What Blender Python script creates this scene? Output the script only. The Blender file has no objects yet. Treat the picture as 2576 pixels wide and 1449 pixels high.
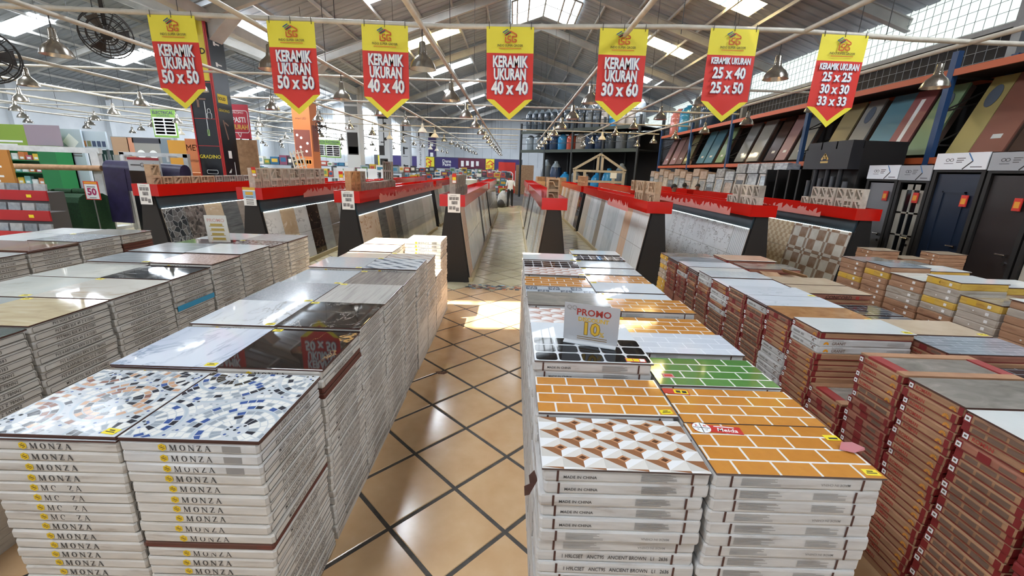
import bpy, math, random
from mathutils import Vector, Matrix
rnd = random.Random(7)
S = bpy.context.scene
COL = S.collection
PI = math.pi
# ------------------------------------------------------------------ camera, sky, sun, exposure
H = 1.94
F_PX, PITCH, ROLL, YAW = 1064.03, .27105, .03486, .00461
r0 = Vector((math.cos(YAW), -math.sin(YAW), 0)); fh = Vector((math.sin(YAW), math.cos(YAW), 0)); zz = Vector((0, 0, 1))
fw = fh*math.cos(PITCH) - zz*math.sin(PITCH); u0 = fh*math.sin(PITCH) + zz*math.cos(PITCH)
rt = r0*math.cos(ROLL) + u0*math.sin(ROLL); up = u0*math.cos(ROLL) - r0*math.sin(ROLL)
cd = bpy.data.cameras.new('camera'); cam = bpy.data.objects.new('camera', cd); COL.objects.link(cam)
cd.sensor_width = 36; cd.sensor_fit = 'HORIZONTAL'; cd.lens = F_PX/2576*36; cd.clip_end = 300; cd.clip_start = .02
m4 = Matrix((rt, up, -fw)).transposed().to_4x4(); m4.translation = (0, 0, H); cam.matrix_world = m4
S.camera = cam
W = bpy.data.worlds.new('sky'); S.world = W; W.use_nodes = True
_n = W.node_tree.nodes; _bg = _n['Background']; _bg.inputs[1].default_value = 1.0
_bg.inputs[0].default_value = (.80, .90, 1.0, 1)
SKY_E = 42.0            # daylight coming through the translucent roof sheets
sd = bpy.data.lights.new('sun', 'SUN'); sd.energy = 30; sd.angle = .02; sd.color = (1, .86, .66)
sun = bpy.data.objects.new('sun', sd); COL.objects.link(sun)
SUN_D = Vector((.43, .2, -1)).normalized(); sun.rotation_euler = SUN_D.to_track_quat('-Z', 'Y').to_euler()
S.view_settings.view_transform = 'Standard'; S.view_settings.look = 'None'; S.view_settings.gamma = 1
S.view_settings.use_curve_mapping = False; S.view_settings.exposure = 0.18
try:
    S.cycles.max_bounces = 6; S.cycles.diffuse_bounces = 3; S.cycles.glossy_bounces = 3; S.cycles.transparent_max_bounces = 6
    S.cycles.caustics_reflective = False; S.cycles.caustics_refractive = False; S.cycles.sample_clamp_indirect = 6
except Exception: pass

# ------------------------------------------------------------------ helpers
def lin(c):
    if isinstance(c, str):
        c = c.lstrip('#'); c = [int(c[i:i+2], 16)/255 for i in (0, 2, 4)]
    return tuple((x/12.92 if x <= .04045 else ((x+.055)/1.055)**2.4) for x in c)
MATS = {}
def _mk(name, rough=.5, metal=0, coat=0, spec=.5):
    m = bpy.data.materials.new(name); m.use_nodes = True
    b = m.node_tree.nodes['Principled BSDF']
    b.inputs['Roughness'].default_value = rough; b.inputs['Metallic'].default_value = metal
    b.inputs['Coat Weight'].default_value = coat; b.inputs['Specular IOR Level'].default_value = spec
    MATS[name] = m; return m, m.node_tree, b
def _coord(t, stretch=(1, 1, 1), rot=0, off=True):
    N = t.nodes; L = t.links
    tc = N.new('ShaderNodeTexCoord'); mp = N.new('ShaderNodeMapping')
    mp.inputs['Scale'].default_value = stretch; mp.inputs['Rotation'].default_value = (0, 0, rot)
    L.new(tc.outputs['Object'], mp.inputs['Vector'])
    if off:
        oi = N.new('ShaderNodeObjectInfo'); mu = N.new('ShaderNodeMath'); mu.operation = 'MULTIPLY'; mu.inputs[1].default_value = 37
        L.new(oi.outputs['Random'], mu.inputs[0]); L.new(mu.outputs[0], mp.inputs['Location'])
    return mp.outputs['Vector']
def _noise(t, v, scale, detail=4, dist=0, rough=.55):
    n = t.nodes.new('ShaderNodeTexNoise'); n.inputs['Scale'].default_value = scale; n.inputs['Detail'].default_value = detail
    n.inputs['Distortion'].default_value = dist; n.inputs['Roughness'].default_value = rough
    t.links.new(v, n.inputs['Vector']); return n.outputs[0]
def _ramp(t, f, stops):
    r = t.nodes.new('ShaderNodeValToRGB'); e = r.color_ramp.elements
    while len(e) < len(stops): e.new(.5)
    for i, (p, c) in enumerate(stops):
        e[i].position = p; e[i].color = (*lin(c), 1)
    t.links.new(f, r.inputs[0]); return r.outputs[0]
def _bump(t, b, f, s, d=.002):
    bn = t.nodes.new('ShaderNodeBump'); bn.inputs['Strength'].default_value = s; bn.inputs['Distance'].default_value = d
    t.links.new(f, bn.inputs['Height']); t.links.new(bn.outputs[0], b.inputs['Normal'])
def flat(name, c, rough=.5, metal=0, coat=0, emis=0, spec=.5):
    if name in MATS: return MATS[name]
    m, t, b = _mk(name, rough, metal, coat, spec); b.inputs['Base Color'].default_value = (*lin(c), 1)
    if emis:
        b.inputs['Emission Color'].default_value = (*lin(c), 1); b.inputs['Emission Strength'].default_value = emis
    return m
def grain(name, stops, scale=6, stretch=(1, 1, 1), rough=.5, detail=5, dist=0, rot=0, coat=0, metal=0, bump=0, off=True, spec=.5):
    """colours mixed by one noise: stone, wood, card, cloth, dusty metal"""
    if name in MATS: return MATS[name]
    m, t, b = _mk(name, rough, metal, coat, spec); v = _coord(t, stretch, rot, off); f = _noise(t, v, scale, detail, dist)
    t.links.new(_ramp(t, f, stops), b.inputs['Base Color'])
    if bump: _bump(t, b, f, bump)
    return m
def marble(name, base, base2, vein, scale=2, stretch=(1, 1, 1), rot=0, width=.02, dist=1.2, rough=.06, soft=3, amt=1):
    if name in MATS: return MATS[name]
    m, t, b = _mk(name, rough); N = t.nodes; L = t.links; v = _coord(t, stretch, rot)
    c0 = _ramp(t, _noise(t, v, scale*.8, 4, .6), [(.35, base), (.65, base2)])
    n = _noise(t, v, scale, 6, dist)
    s = N.new('ShaderNodeMath'); s.operation = 'SUBTRACT'; s.inputs[1].default_value = .5; L.new(n, s.inputs[0])
    a = N.new('ShaderNodeMath'); a.operation = 'ABSOLUTE'; L.new(s.outputs[0], a.inputs[0])
    r = N.new('ShaderNodeValToRGB'); e = r.color_ramp.elements
    e[0].position = 0; e[0].color = (amt, amt, amt, 1); e[1].position = width; e[1].color = (0, 0, 0, 1); L.new(a.outputs[0], r.inputs[0])
    n2 = _noise(t, v, scale*soft*.4, 2)
    g = N.new('ShaderNodeMath'); g.operation = 'MULTIPLY'; L.new(r.outputs[0], g.inputs[0])
    r2 = N.new('ShaderNodeValToRGB'); r2.color_ramp.elements[0].position = .42; r2.color_ramp.elements[1].position = .6; L.new(n2, r2.inputs[0]); L.new(r2.outputs[0], g.inputs[1])
    mx = N.new('ShaderNodeMix'); mx.data_type = 'RGBA'; L.new(g.outputs[0], mx.inputs[0]); L.new(c0, mx.inputs[6]); mx.inputs[7].default_value = (*lin(vein), 1)
    L.new(mx.outputs[2], b.inputs['Base Color']); return m
def brickmat(name, c1, c2, mortar, bw, bh, ms=.004, rough=.08, offs=.5):
    if name in MATS: return MATS[name]
    m, t, b = _mk(name, rough); N = t.nodes; L = t.links
    v = _coord(t, off=False); k = N.new('ShaderNodeTexBrick'); L.new(v, k.inputs['Vector'])
    k.offset = offs; k.inputs['Scale'].default_value = 1; k.inputs['Mortar Size'].default_value = ms; k.inputs['Mortar Smooth'].default_value = .1
    k.inputs['Brick Width'].default_value = bw; k.inputs['Row Height'].default_value = bh
    k.inputs['Color1'].default_value = (*lin(c1), 1); k.inputs['Color2'].default_value = (*lin(c2), 1); k.inputs['Mortar'].default_value = (*lin(mortar), 1)
    n = _noise(t, v, 30, 3); mx = N.new('ShaderNodeMix'); mx.data_type = 'RGBA'; mx.blend_type = 'OVERLAY'; mx.inputs[0].default_value = .12
    L.new(k.outputs[0], mx.inputs[6]); L.new(n, mx.inputs[7]); L.new(mx.outputs[2], b.inputs['Base Color'])
    _bump(t, b, k.outputs['Fac'], .25, .001); return m

class MB:
    """collects simple shapes into one mesh"""
    def __init__(s): s.v = []; s.f = []; s.mi = []; s.sm = []
    def add(s, vs, fs, mi=0, smooth=False):
        o = len(s.v); s.v += [tuple(p) for p in vs]
        for f in fs: s.f.append(tuple(i+o for i in f)); s.mi.append(mi); s.sm.append(smooth)
        return s
    def box(s, x0, x1, y0, y1, z0, z1, mi=0):
        return s.add([(x0, y0, z0), (x1, y0, z0), (x1, y1, z0), (x0, y1, z0), (x0, y0, z1), (x1, y0, z1), (x1, y1, z1), (x0, y1, z1)],
                     [(3, 2, 1, 0), (4, 5, 6, 7), (0, 1, 5, 4), (1, 2, 6, 5), (2, 3, 7, 6), (3, 0, 4, 7)], mi)
    def hexa(s, a, b, mi=0):     # two quads (4 pts each) joined
        return s.add(list(a)+list(b), [(3, 2, 1, 0), (4, 5, 6, 7), (0, 1, 5, 4), (1, 2, 6, 5), (2, 3, 7, 6), (3, 0, 4, 7)], mi)
    def quad(s, a, b, c, d, mi=0): return s.add([a, b, c, d], [(0, 1, 2, 3)], mi)
    def poly(s, pts, mi=0): return s.add(pts, [tuple(range(len(pts)))], mi)
    def bar(s, p, q, w, h=None, mi=0, upv=(0, 0, 1)):
        p = Vector(p); q = Vector(q); d = (q-p).normalized(); h = h or w; u = Vector(upv)
        if abs(d.dot(u)) > .95: u = Vector((0, 1, 0))
        a = d.cross(u).normalized(); b = a.cross(d).normalized(); a *= w/2; b *= h/2
        return s.hexa([p-a-b, p+a-b, p+a+b, p-a+b], [q-a-b, q+a-b, q+a+b, q-a+b], mi)
    def tube(s, p, q, r, n=8, mi=0, r2=None, caps=True):
        p = Vector(p); q = Vector(q); d = (q-p).normalized(); r2 = r if r2 is None else r2
        u = Vector((0, 0, 1)) if abs(d.z) < .95 else Vector((1, 0, 0)); a = d.cross(u).normalized(); b = d.cross(a)
        vs = [];
        for c, rr in ((p, r), (q, r2)):
            for i in range(n): t = 2*PI*i/n; vs.append(c+a*(rr*math.cos(t))+b*(rr*math.sin(t)))
        s.add(vs, [(i, (i+1) % n, n+(i+1) % n, n+i) for i in range(n)], mi, True)
        if caps: s.add(vs, [tuple(range(n-1, -1, -1)), tuple(range(n, 2*n))], mi)
        return s
    def lathe(s, prof, n=16, c=(0, 0, 0), mi=0):
        vs = []; fs = []
        for r, z in prof:
            for i in range(n): t = 2*PI*i/n; vs.append((c[0]+r*math.cos(t), c[1]+r*math.sin(t), c[2]+z))
        for k in range(len(prof)-1):
            for i in range(n): j = (i+1) % n; fs.append((k*n+i, k*n+j, (k+1)*n+j, (k+1)*n+i))
        return s.add(vs, fs, mi, True)
    def prism(s, pts, d, mi=0):   # polygon pts (3D) pushed along vector d
        n = len(pts); d = Vector(d); q = [Vector(p)+d for p in pts]
        return s.add(list(pts)+q, [tuple(range(n-1, -1, -1)), tuple(range(n, 2*n))]+[(i, (i+1) % n, n+(i+1) % n, n+i) for i in range(n)], mi)
    def text(s, txt, M, size=.1, align='CENTER', mi=0, sx=1, bold=0, shear=0, sp=1):
        vs, fs = text_geo(txt, align, bold, shear, sp)
        return s.add([M @ Vector((x*size*sx, y*size, 0)) for x, y in vs], fs, mi)
    def mesh(s, name, mats):
        me = bpy.data.meshes.new(name); me.from_pydata(s.v, [], s.f)
        for m in mats: me.materials.append(m)
        me.polygons.foreach_set('material_index', s.mi); me.polygons.foreach_set('use_smooth', s.sm); me.update(); return me
_TX = {}
def text_geo(txt, align, bold, shear, sp):
    k = (txt, align, bold, shear, sp)
    if k not in _TX:
        cu = bpy.data.curves.new('t', 'FONT'); cu.body = txt; cu.align_x = align; cu.align_y = 'CENTER'; cu.resolution_u = 2
        cu.offset = bold; cu.shear = shear; cu.space_character = sp
        ob = bpy.data.objects.new('t', cu); me = bpy.data.meshes.new_from_object(ob)
        _TX[k] = ([(v.co.x, v.co.y) for v in me.vertices], [tuple(p.vertices) for p in me.polygons])
        bpy.data.objects.remove(ob); bpy.data.curves.remove(cu); bpy.data.meshes.remove(me)
    return _TX[k]
def face(o, x, y):   # text frame: local x,y axes and an origin
    x = Vector(x).normalized(); y = Vector(y).normalized(); z = x.cross(y)
    M = Matrix((x, y, z)).transposed().to_4x4(); M.translation = o; return M
FRONT = lambda x, y, z: face((x, y, z), (1, 0, 0), (0, 0, 1))      # read from -Y
RIGHT = lambda x, y, z: face((x, y, z), (0, 1, 0), (0, 0, 1))      # on a +X face
LEFT = lambda x, y, z: face((x, y, z), (0, -1, 0), (0, 0, 1))      # on a -X face
def ob(name, me, parent=None, loc=(0, 0, 0), rot=(0, 0, 0), label=None, cat=None, group=None, kind=None):
    o = bpy.data.objects.new(name, me); COL.objects.link(o); o.location = loc; o.rotation_euler = rot
    if parent: o.parent = parent
    if label: o['label'] = label
    if cat: o['category'] = cat
    if group: o['group'] = group
    if kind: o['kind'] = kind
    return o
def thing(name, label, cat, loc=(0, 0, 0), rot=(0, 0, 0), group=None): return ob(name, None, None, loc, rot, label, cat, group)
def struct(name, me, parent=None, loc=(0, 0, 0), rot=(0, 0, 0)): return ob(name, me, parent, loc, rot, kind=None if parent else 'structure')
ORD = 'zeroth first second third fourth fifth sixth seventh eighth ninth tenth eleventh twelfth thirteenth fourteenth fifteenth sixteenth seventeenth eighteenth nineteenth twentieth twenty-first twenty-second twenty-third twenty-fourth'.split()

# ------------------------------------------------------------------ shared materials
WHITE_PAINT = grain('white_paint', [(.3, '#cfd0cc'), (.7, '#dddedb')], 3, rough=.55)
CREAM_STEEL = grain('cream_steel', [(.3, '#b9b2a3'), (.7, '#cdc7ba')], 4, rough=.5)
BLACK = flat('black_board', '#191614', .6)
BLACKG = flat('black_gloss', '#151518', .25)
RED = flat('red_gloss', '#c01a10', .12)
RED2 = flat('red_cloth', '#d13327', .6)
YEL = flat('yellow_cloth', '#e6d63a', .6)
WHITE = flat('white_print', '#eeeeea', .6)
INK = flat('ink', '#2b2724', .7)
INKG = flat('grey_ink', '#6d6a68', .7)
TAGY = flat('tag_yellow', '#e8d21c', .45)
SILVER = flat('brushed_aluminium', '#c9c6c0', .22, .95)
CHROME = flat('chrome', '#d6d6d6', .1, 1)
KRAFT = grain('kraft_card', [(.3, '#94704f'), (.7, '#b28c69')], 9, rough=.8)
BROWN = flat('brown_edge', '#4b2c22', .8)
# ------------------------------------------------------------------ setting: floor
TILE_W = grain('floor_tile_warm', [(.25, '#d3aa7c'), (.6, '#deb98d'), (.85, '#e5c59d')], 5, rough=.16, detail=6, spec=.5)
TILE_C = grain('floor_tile_pale', [(.3, '#c3b894'), (.7, '#d6ccab')], 4, rough=.13)
GROUT = grain('grout', [(.3, '#46423e'), (.7, '#5b5650')], 20, rough=.8)
floor = struct('floor', MB().box(-26, 10, -4, 48, -.2, -.005).mesh('floor', [GROUT]))
def diamond(s, z0=-.02, z1=0.0):
    h = s/math.sqrt(2)
    b = MB(); c = .003
    P = [(h, 0), (0, h), (-h, 0), (0, -h)]; Q = [(x*(1-c/h*1.5), y*(1-c/h*1.5)) for x, y in P]
    b.add([(x, y, z0) for x, y in P]+[(x, y, z1-c) for x, y in P]+[(x, y, z1) for x, y in Q],
          [(0, 1, 5, 4), (1, 2, 6, 5), (2, 3, 7, 6), (3, 0, 4, 7), (4, 5, 9, 8), (5, 6, 10, 9), (6, 7, 11, 10), (7, 4, 8, 11), (8, 9, 10, 11)])
    return b
PW = .6450; dmW = diamond(.431).mesh('floor_tile', [TILE_W]); dmC = diamond(.434).mesh('floor_tile', [TILE_C])
stW = MB(); stC = MB()
for i in range(-60, 40):
    for j in range(-14, 66):
        if (i+j) % 2 == 0: continue
        x = -.305+PW/2*i; y = 3.52+PW/2*j
        if not (-16 < x < 7.6 and -1 < y < 24.5): continue
        warm = y < 6.95
        near = (-1.15 < x < .55 and .7 < y < (6.95 if warm else 21)) or (1.2 < x < 2.3 and .5 < y < 2.3)
        if near: ob('floor_tile', dmW if warm else dmC, floor, (x, y, 0))
        else:
            s = (.431 if warm else .434)/math.sqrt(2)
            (stW if warm else stC).add([(x+s, y, 0), (x, y+s, 0), (x-s, y, 0), (x, y-s, 0)], [(0, 1, 2, 3)])
for b, m in ((stW, TILE_W), (stC, TILE_C)): ob('floor_tile', b.mesh('floor_tile', [m]), floor, kind='stuff')
# strip of broken mosaic across the aisle where the displays begin
crz = MB()
for k in range(150):
    x = rnd.uniform(-.72, .55); y = rnd.uniform(6.85, 7.12); r = rnd.uniform(.03, .055); a = rnd.uniform(0, PI); n = rnd.choice((4, 5))
    crz.prism([(x+r*math.cos(a+t*2*PI/n), y+.7*r*math.sin(a+t*2*PI/n), .001+.0004*(k % 8)) for t in range(n)], (0, 0, .004), k % 5)
ob('mosaic_strip', crz.mesh('mosaic_strip', [flat('chip_'+c, c, .3) for c in ('#b86f45', '#3f4c55', '#c9b99a', '#7fa3ad', '#8a5a45')]), floor, kind='stuff')
st = MB().prism([(-.645+.055*(1+.35*math.sin(3*a))*math.cos(a), 3.78+.04*(1+.3*math.cos(2*a))*math.sin(a), .0006) for a in [i*2*PI/14 for i in range(14)]], (0, 0, .0008))
ob('stain', st.mesh('stain', [grain('stain_brown', [(.4, '#5d3524'), (.7, '#8c6242')], 60, rough=.5)]), floor)

# ------------------------------------------------------------------ walls
WALLM = grain('wall_paint', [(.3, '#c8cdd0'), (.7, '#dadee0')], .8, rough=.7)
DARKW = flat('wall_dark', '#34302f', .85)
back = struct('wall_back', MB().box(-26, 10, 48, 48.2, 0, 8.95).mesh('wall_back', [WALLM]))
for k in range(36): ob('panel_seam', MB().box(-25.5+k, -25.46+k, 47.97, 48, 2.3, 8.8).mesh('panel_seam', [flat('seam', '#b4b9bc', .7)]), back)
left = struct('wall_left', MB().box(-26.2, -26, -4, 48, 0, 5.7).mesh('wall_left', [WALLM]))
for k in range(9): ob('pilaster', MB().box(-26, -25.75, 1.3+5.45*k, 1.65+5.45*k, 0, 5.7).mesh('pilaster', [WALLM]), left)
right = struct('wall_right', MB().box(10, 10.2, -4, 48, 0, 5.08).mesh('wall_right', [DARKW]))
WIRE = flat('wire', '#8f9398', .5, .5); GREYST = grain('grey_steel', [(.3, '#8d8f91'), (.7, '#a9abac')], 3, rough=.5)
b = MB()
for k in range(190):
    y = 3+.22*k; b.bar((9.93, y, 3.75), (9.93, y, 6.15), .008, .008)
for k in range(11): b.bar((9.93, 3, 3.85+.22*k), (9.93, 44.8, 3.85+.22*k), .008, .008)
ob('wire_mesh', b.mesh('wire_mesh', [WIRE]), right, kind='stuff')
for k in range(8):
    y = 9.4+5.2*k; ob('post', MB().box(9.78, 9.98, y-.09, y+.09, 0, 6.2).mesh('post', [GREYST]), right)
    ob('brace', MB().bar((9.85, y, 5.6), (9.0, y, 6.3), .1, .1).mesh('brace', [GREYST]), right)
ob('sill_rail', MB().box(9.8, 10.02, -4, 48, 5.02, 5.12).mesh('sill_rail', [GREYST]), right)
ob('awning', MB().hexa([(10.0, -4, 6.16), (11.9, -4, 5.75), (11.9, 48, 5.75), (10, 48, 6.16)], [(10, -4, 6.2), (11.9, -4, 5.79), (11.9, 48, 5.79), (10, 48, 6.2)]).mesh('awning', [flat('awning_glow', '#dfe8df', .6, emis=.75)]), right)  # awning surface emits, standing in for daylight through the sheet

# ------------------------------------------------------------------ roof: two gables side by side, valley over the column line
ROOFM = grain('roof_sheet', [(.3, '#969a9c'), (.7, '#b1b5b7')], .7, (1, 6, 1), rough=.5, detail=3)
RAFT = grain('rafter_steel', [(.3, '#b0aea7'), (.7, '#c9c6be')], 2, rough=.55)
DAY = flat('skylight_day', '#eaf3ff', .5, emis=SKY_E); DAYW = flat('skylight_warm', '#ffe3a0', .5, emis=SKY_E*.55)
GREYSL = flat('sheet_shadow', '#5d6163', .6)
ceil = struct('ceiling', None)
YB = [-4.05+5.45*k for k in range(10)]+[48]
SL = [(1.1, 9.0, -8.4, 5.722), (1.1, 9.0, 10.0, 6.152), (-17.2, 8.7, -8.4, 5.722), (-17.2, 8.7, -26, 5.7)]
def sheet(xa, za, xb, zb, w):
    # one profiled sheet: flat pans with three raised ribs
    L_ = Vector((xb-xa, 0, zb-za)); nrm = Vector((-(zb-za), 0, xb-xa)).normalized()
    if nrm.z < 0: nrm = -nrm
    b = MB(); ys = []
    for k in range(3): ys += [(w*k/3, 0), (w*k/3+w/3-.08, 0), (w*k/3+w/3-.06, .03), (w*k/3+w/3-.02, .03)]
    ys.append((w-.0, 0)); vs = []
    for y, h in ys:
        p = Vector((xa, y, za))+nrm*h; vs += [p, p+L_]
    b.add(vs, [(2*i, 2*i+1, 2*i+3, 2*i+2) for i in range(len(ys)-1)]); return b
SHC = {}
def put_sheet(sl, xa, za, xb, zb, w, y, mat, nm):
    k = (round(xa, 2), round(xb, 2), round(w, 3), mat.name)
    if k not in SHC: SHC[k] = sheet(xa, za, xb, zb, w).mesh(nm, [mat])
    ob(nm, SHC[k], ceil, (0, y, 0))
SKX = [(-4.8, -2.6), (5.5, 7.4), (-12.6, -10.4), (-22.4, -20.4)]
for si, (xr, zr, xe, ze) in enumerate(SL):
    zf = lambda x: zr+(ze-zr)*(x-xr)/(xe-xr)
    for bi in range(10):
        y0, y1 = YB[bi], YB[bi+1]; n = 5; w = (y1-y0)/n
        for k in range(n):
            y = y0+w*k
            if k == 2 and bi < 9:
                a, c = SKX[si]
                if abs(a-xr) > abs(c-xr): a, c = c, a
                sunhole = si == 0 and bi == 1
                put_sheet(si, xr, zr, a, zf(a), w, y, ROOFM, 'roof_sheet')
                put_sheet(si, c, zf(c), xe, ze, w, y, ROOFM, 'roof_sheet')
                if si == 1 and bi == 2: put_sheet(si, a, zf(a), c, zf(c), w, y, ROOFM, 'roof_sheet')
                elif not sunhole:
                    warm = (si == 1 and bi in (3, 4)) or (si == 0 and bi == 4)
                    put_sheet(si, a, zf(a), (a+c)/2-.04, zf((a+c)/2-.04), w, y, DAYW if warm else DAY, 'skylight_panel')
                    put_sheet(si, (a+c)/2+.04, zf((a+c)/2+.04), c, zf(c), w, y, DAYW if warm else DAY, 'skylight_panel')
            else: put_sheet(si, xr, zr, xe, ze, w, y, ROOFM, 'roof_sheet')
    L_ = xe-xr; npl = 8
    for k in range(1, npl):
        x = xr+L_*k/npl; z = zf(x)-.07
        ob('purlin', MB().box(x-.03, x+.03, -4, 48, z-.06, z+.04).mesh('purlin', [RAFT]), ceil)
    for bi in range(1, 10):
        y = YB[bi]; b = MB()
        b.bar((xr, y, zr-.3), (xe, y, ze-.3), .05, .28, upv=(0, 0, 1)); b.bar((xr, y, zr-.17), (xe, y, ze-.17), .16, .03); b.bar((xr, y, zr-.44), (xe, y, ze-.44), .16, .03)
        ob('rafter', b.mesh('rafter', [RAFT]), ceil)
# glazed ridge monitor and the gap of daylight along the valley gutter
MONL = flat('monitor_day', '#dfe9f2', .5, emis=SKY_E*.12)
for y in (19.2,):
    ob('ridge_light', MB().hexa([(-.3, y, 8.42), (1.1, y, 8.9), (1.1, y+3, 8.9), (-.3, y+3, 8.42)], [(-.3, y, 8.44), (1.1, y, 8.92), (1.1, y+3, 8.92), (-.3, y+3, 8.44)]).mesh('ridge_light', [MONL]), ceil)
    ob('ridge_light', MB().hexa([(1.1, y, 8.9), (2.5, y, 8.47), (2.5, y+3, 8.47), (1.1, y+3, 8.9)], [(1.1, y, 8.92), (2.5, y, 8.49), (2.5, y+3, 8.49), (1.1, y+3, 8.92)]).mesh('ridge_light', [MONL]), ceil)
    b = MB()
    for x, z in ((-.3, 8.38), (.4, 8.62), (1.1, 8.86), (1.8, 8.64), (2.5, 8.42)): b.box(x-.03, x+.03, y, y+3, z-.05, z+.02)
    for yy in (y, y+1.5, y+2.95): b.bar((-.3, yy, 8.38), (1.1, yy, 8.86), .05); b.bar((1.1, yy, 8.86), (2.5, yy, 8.42), .05)
    ob('monitor_frame', b.mesh('monitor_frame', [RAFT]), ceil)
ob('valley_light', MB().box(-8.75, -8.25, 13, 17.3, 5.60, 5.63).mesh('valley_light', [DAY]), ceil)
ob('gutter', MB().box(-8.2, -7.95, -4, 48, 5.35, 5.62).mesh('gutter', [RAFT]), ceil)
# columns along the valley, and tall daylight windows between the far ones
COLM = grain('column_paint', [(.3, '#b5b4b0'), (.7, '#cbcac6')], 2, rough=.6)
for k in range(7):
    y = 12.3+5.45*k
    c = struct('column', MB().box(-8.65, -8.1, y, y+.5, 0, 5.55).mesh('column', [COLM]))
    ob('capital', MB().hexa([(-8.65, y, 4.9), (-8.1, y, 4.9), (-8.1, y+.5, 4.9), (-8.65, y+.5, 4.9)], [(-9.6, y, 5.6), (-7.4, y, 5.6), (-7.4, y+.5, 5.6), (-9.6, y+.5, 5.6)]).mesh('capital', [COLM]), c)
for k, (x0, x1, zt_) in enumerate(((-22.5, -19.4, 6.3), (-19.1, -15.2, 7.5), (-14.9, -11.4, 6.2))):
    w = struct('window_%d' % (k+1), MB().box(x0, x1, 47.9, 47.95, 3.2, zt_).mesh('window', [flat('window_day', '#eef5ff', .4, emis=SKY_E*.35)]))
    b = MB()
    for i in range(5): b.box(x0+(x1-x0)*i/4-.03, x0+(x1-x0)*i/4+.03, 47.84, 47.9, 3.2, zt_)
    b.box(x0, x1, 47.84, 47.9, 4.75, 4.81); ob('window_frame', b.mesh('window_frame', [WHITE_PAINT]), w)

wf = struct('wall_front', MB().box(-26, -9, -4.2, -4, 0, 5.7).box(5, 10, -4.2, -4, 0, 6.2).box(-9, -4, -4.2, -4, 0, 6.2).box(2, 5, -4.2, -4, 0, 7).box(-4, 2, -4.2, -4, 2.8, 8.0).mesh('wall_front', [WALLM]))
# ------------------------------------------------------------------ tile finishes
T = {}
def tm(k, m): T[k] = m
tm('cream_gold', marble('cream_gold', '#d8c6ae', '#e4d6c2', '#a9743f', 1.6, (1, 2, 1), .5, .03, 2))
tm('white_vein', marble('white_vein', '#dfe0de', '#ebebe8', '#8d8e8f', 1.4, (1, 1.6, 1), .7, .018, 1.6))
tm('beige_vein', marble('beige_vein', '#c6ab8a', '#d6bf9f', '#e8dcc8', 2, (1, 2.5, 1), .9, .05, 1.5))
tm('dark_brown', marble('dark_brown', '#2c211b', '#46362b', '#8a725b', 2.2, (1, 1.5, 1), .3, .02, 2))
tm('grey', grain('tile_grey', [(.3, '#9a9c9a'), (.7, '#b4b6b3')], 3, (1, 3, 1), rough=.1))
tm('lightgrey', grain('tile_lightgrey', [(.3, '#bdc1c0'), (.7, '#d2d5d3')], 2, (1, 2, 1), rough=.06))
tm('taupe', grain('tile_taupe', [(.3, '#8f8578'), (.7, '#a99e8f')], 3, (6, 1, 1), rough=.12))
tm('darkgrey', grain('tile_darkgrey', [(.3, '#5d5e5d'), (.7, '#7b7b78')], 3, (1, 7, 1), rough=.12))
tm('greybrown', grain('tile_greybrown', [(.3, '#877b6f'), (.7, '#a0958a')], 3, (1, 4, 1), rough=.12))
tm('silver', grain('tile_silver', [(.3, '#a7aaa9'), (.5, '#c5c9c8'), (.75, '#dde0df')], 5, (9, .6, 1), rough=.1))
tm('woodbrown', grain('tile_woodbrown', [(.3, '#8d6b52'), (.55, '#b08b6b'), (.75, '#c9a98a')], 9, (1.4, 1, 1), rough=.3, dist=2.5, bump=.4))
tm('plank_white', grain('tile_plankwhite', [(.3, '#cfd2d1'), (.7, '#e2e4e2')], 4, (8, .5, 1), rough=.08))
tm('plank_beige', grain('tile_plankbeige', [(.3, '#b9ac9b'), (.7, '#cfc4b4')], 4, (8, .5, 1), rough=.1))
tm('peach', grain('tile_peach', [(.3, '#d6b193'), (.7, '#e3c5aa')], 4, (8, .5, 1), rough=.1))
tm('gloss_black', flat('tile_black', '#131416', .04))
tm('white', grain('tile_white', [(.3, '#dadddf'), (.7, '#e8eaeb')], 3, rough=.04))
tm('pebble', None)
def cellmat(name, stops, scale, rough=.25, edge='#c9cbc8', ew=.09, stretch=(1, 1, 1)):
    m, t, b = _mk(name, rough); N = t.nodes; L = t.links; v = _coord(t, stretch, 0, True)
    c = N.new('ShaderNodeTexVoronoi'); c.inputs['Scale'].default_value = scale; L.new(v, c.inputs['Vector'])
    e = N.new('ShaderNodeTexVoronoi'); e.feature = 'DISTANCE_TO_EDGE'; e.inputs['Scale'].default_value = scale; L.new(v, e.inputs['Vector'])
    sx = N.new('ShaderNodeSeparateColor'); L.new(c.outputs['Color'], sx.inputs[0])
    base = _ramp(t, sx.outputs[0], stops)
    r = N.new('ShaderNodeValToRGB'); r.color_ramp.elements[0].position = ew*.6; r.color_ramp.elements[1].position = ew; L.new(e.outputs['Distance'], r.inputs[0])
    mx = N.new('ShaderNodeMix'); mx.data_type = 'RGBA'; L.new(r.outputs[0], mx.inputs[0]); mx.inputs[6].default_value = (*lin(edge), 1); L.new(base, mx.inputs[7])
    L.new(mx.outputs[2], b.inputs['Base Color']); _bump(t, b, e.outputs['Distance'], .6, .01); return m
T['pebble'] = cellmat('tile_pebble', [(.2, '#343637'), (.5, '#505151'), (.8, '#75716c')], 9, ew=.035, edge='#a6a8a5')
T['pebble2'] = cellmat('tile_pebble_brown', [(.2, '#45403b'), (.5, '#6d635a'), (.8, '#8b8078')], 16, edge='#6d655e', ew=.05)
T['checker'] = None
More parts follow.
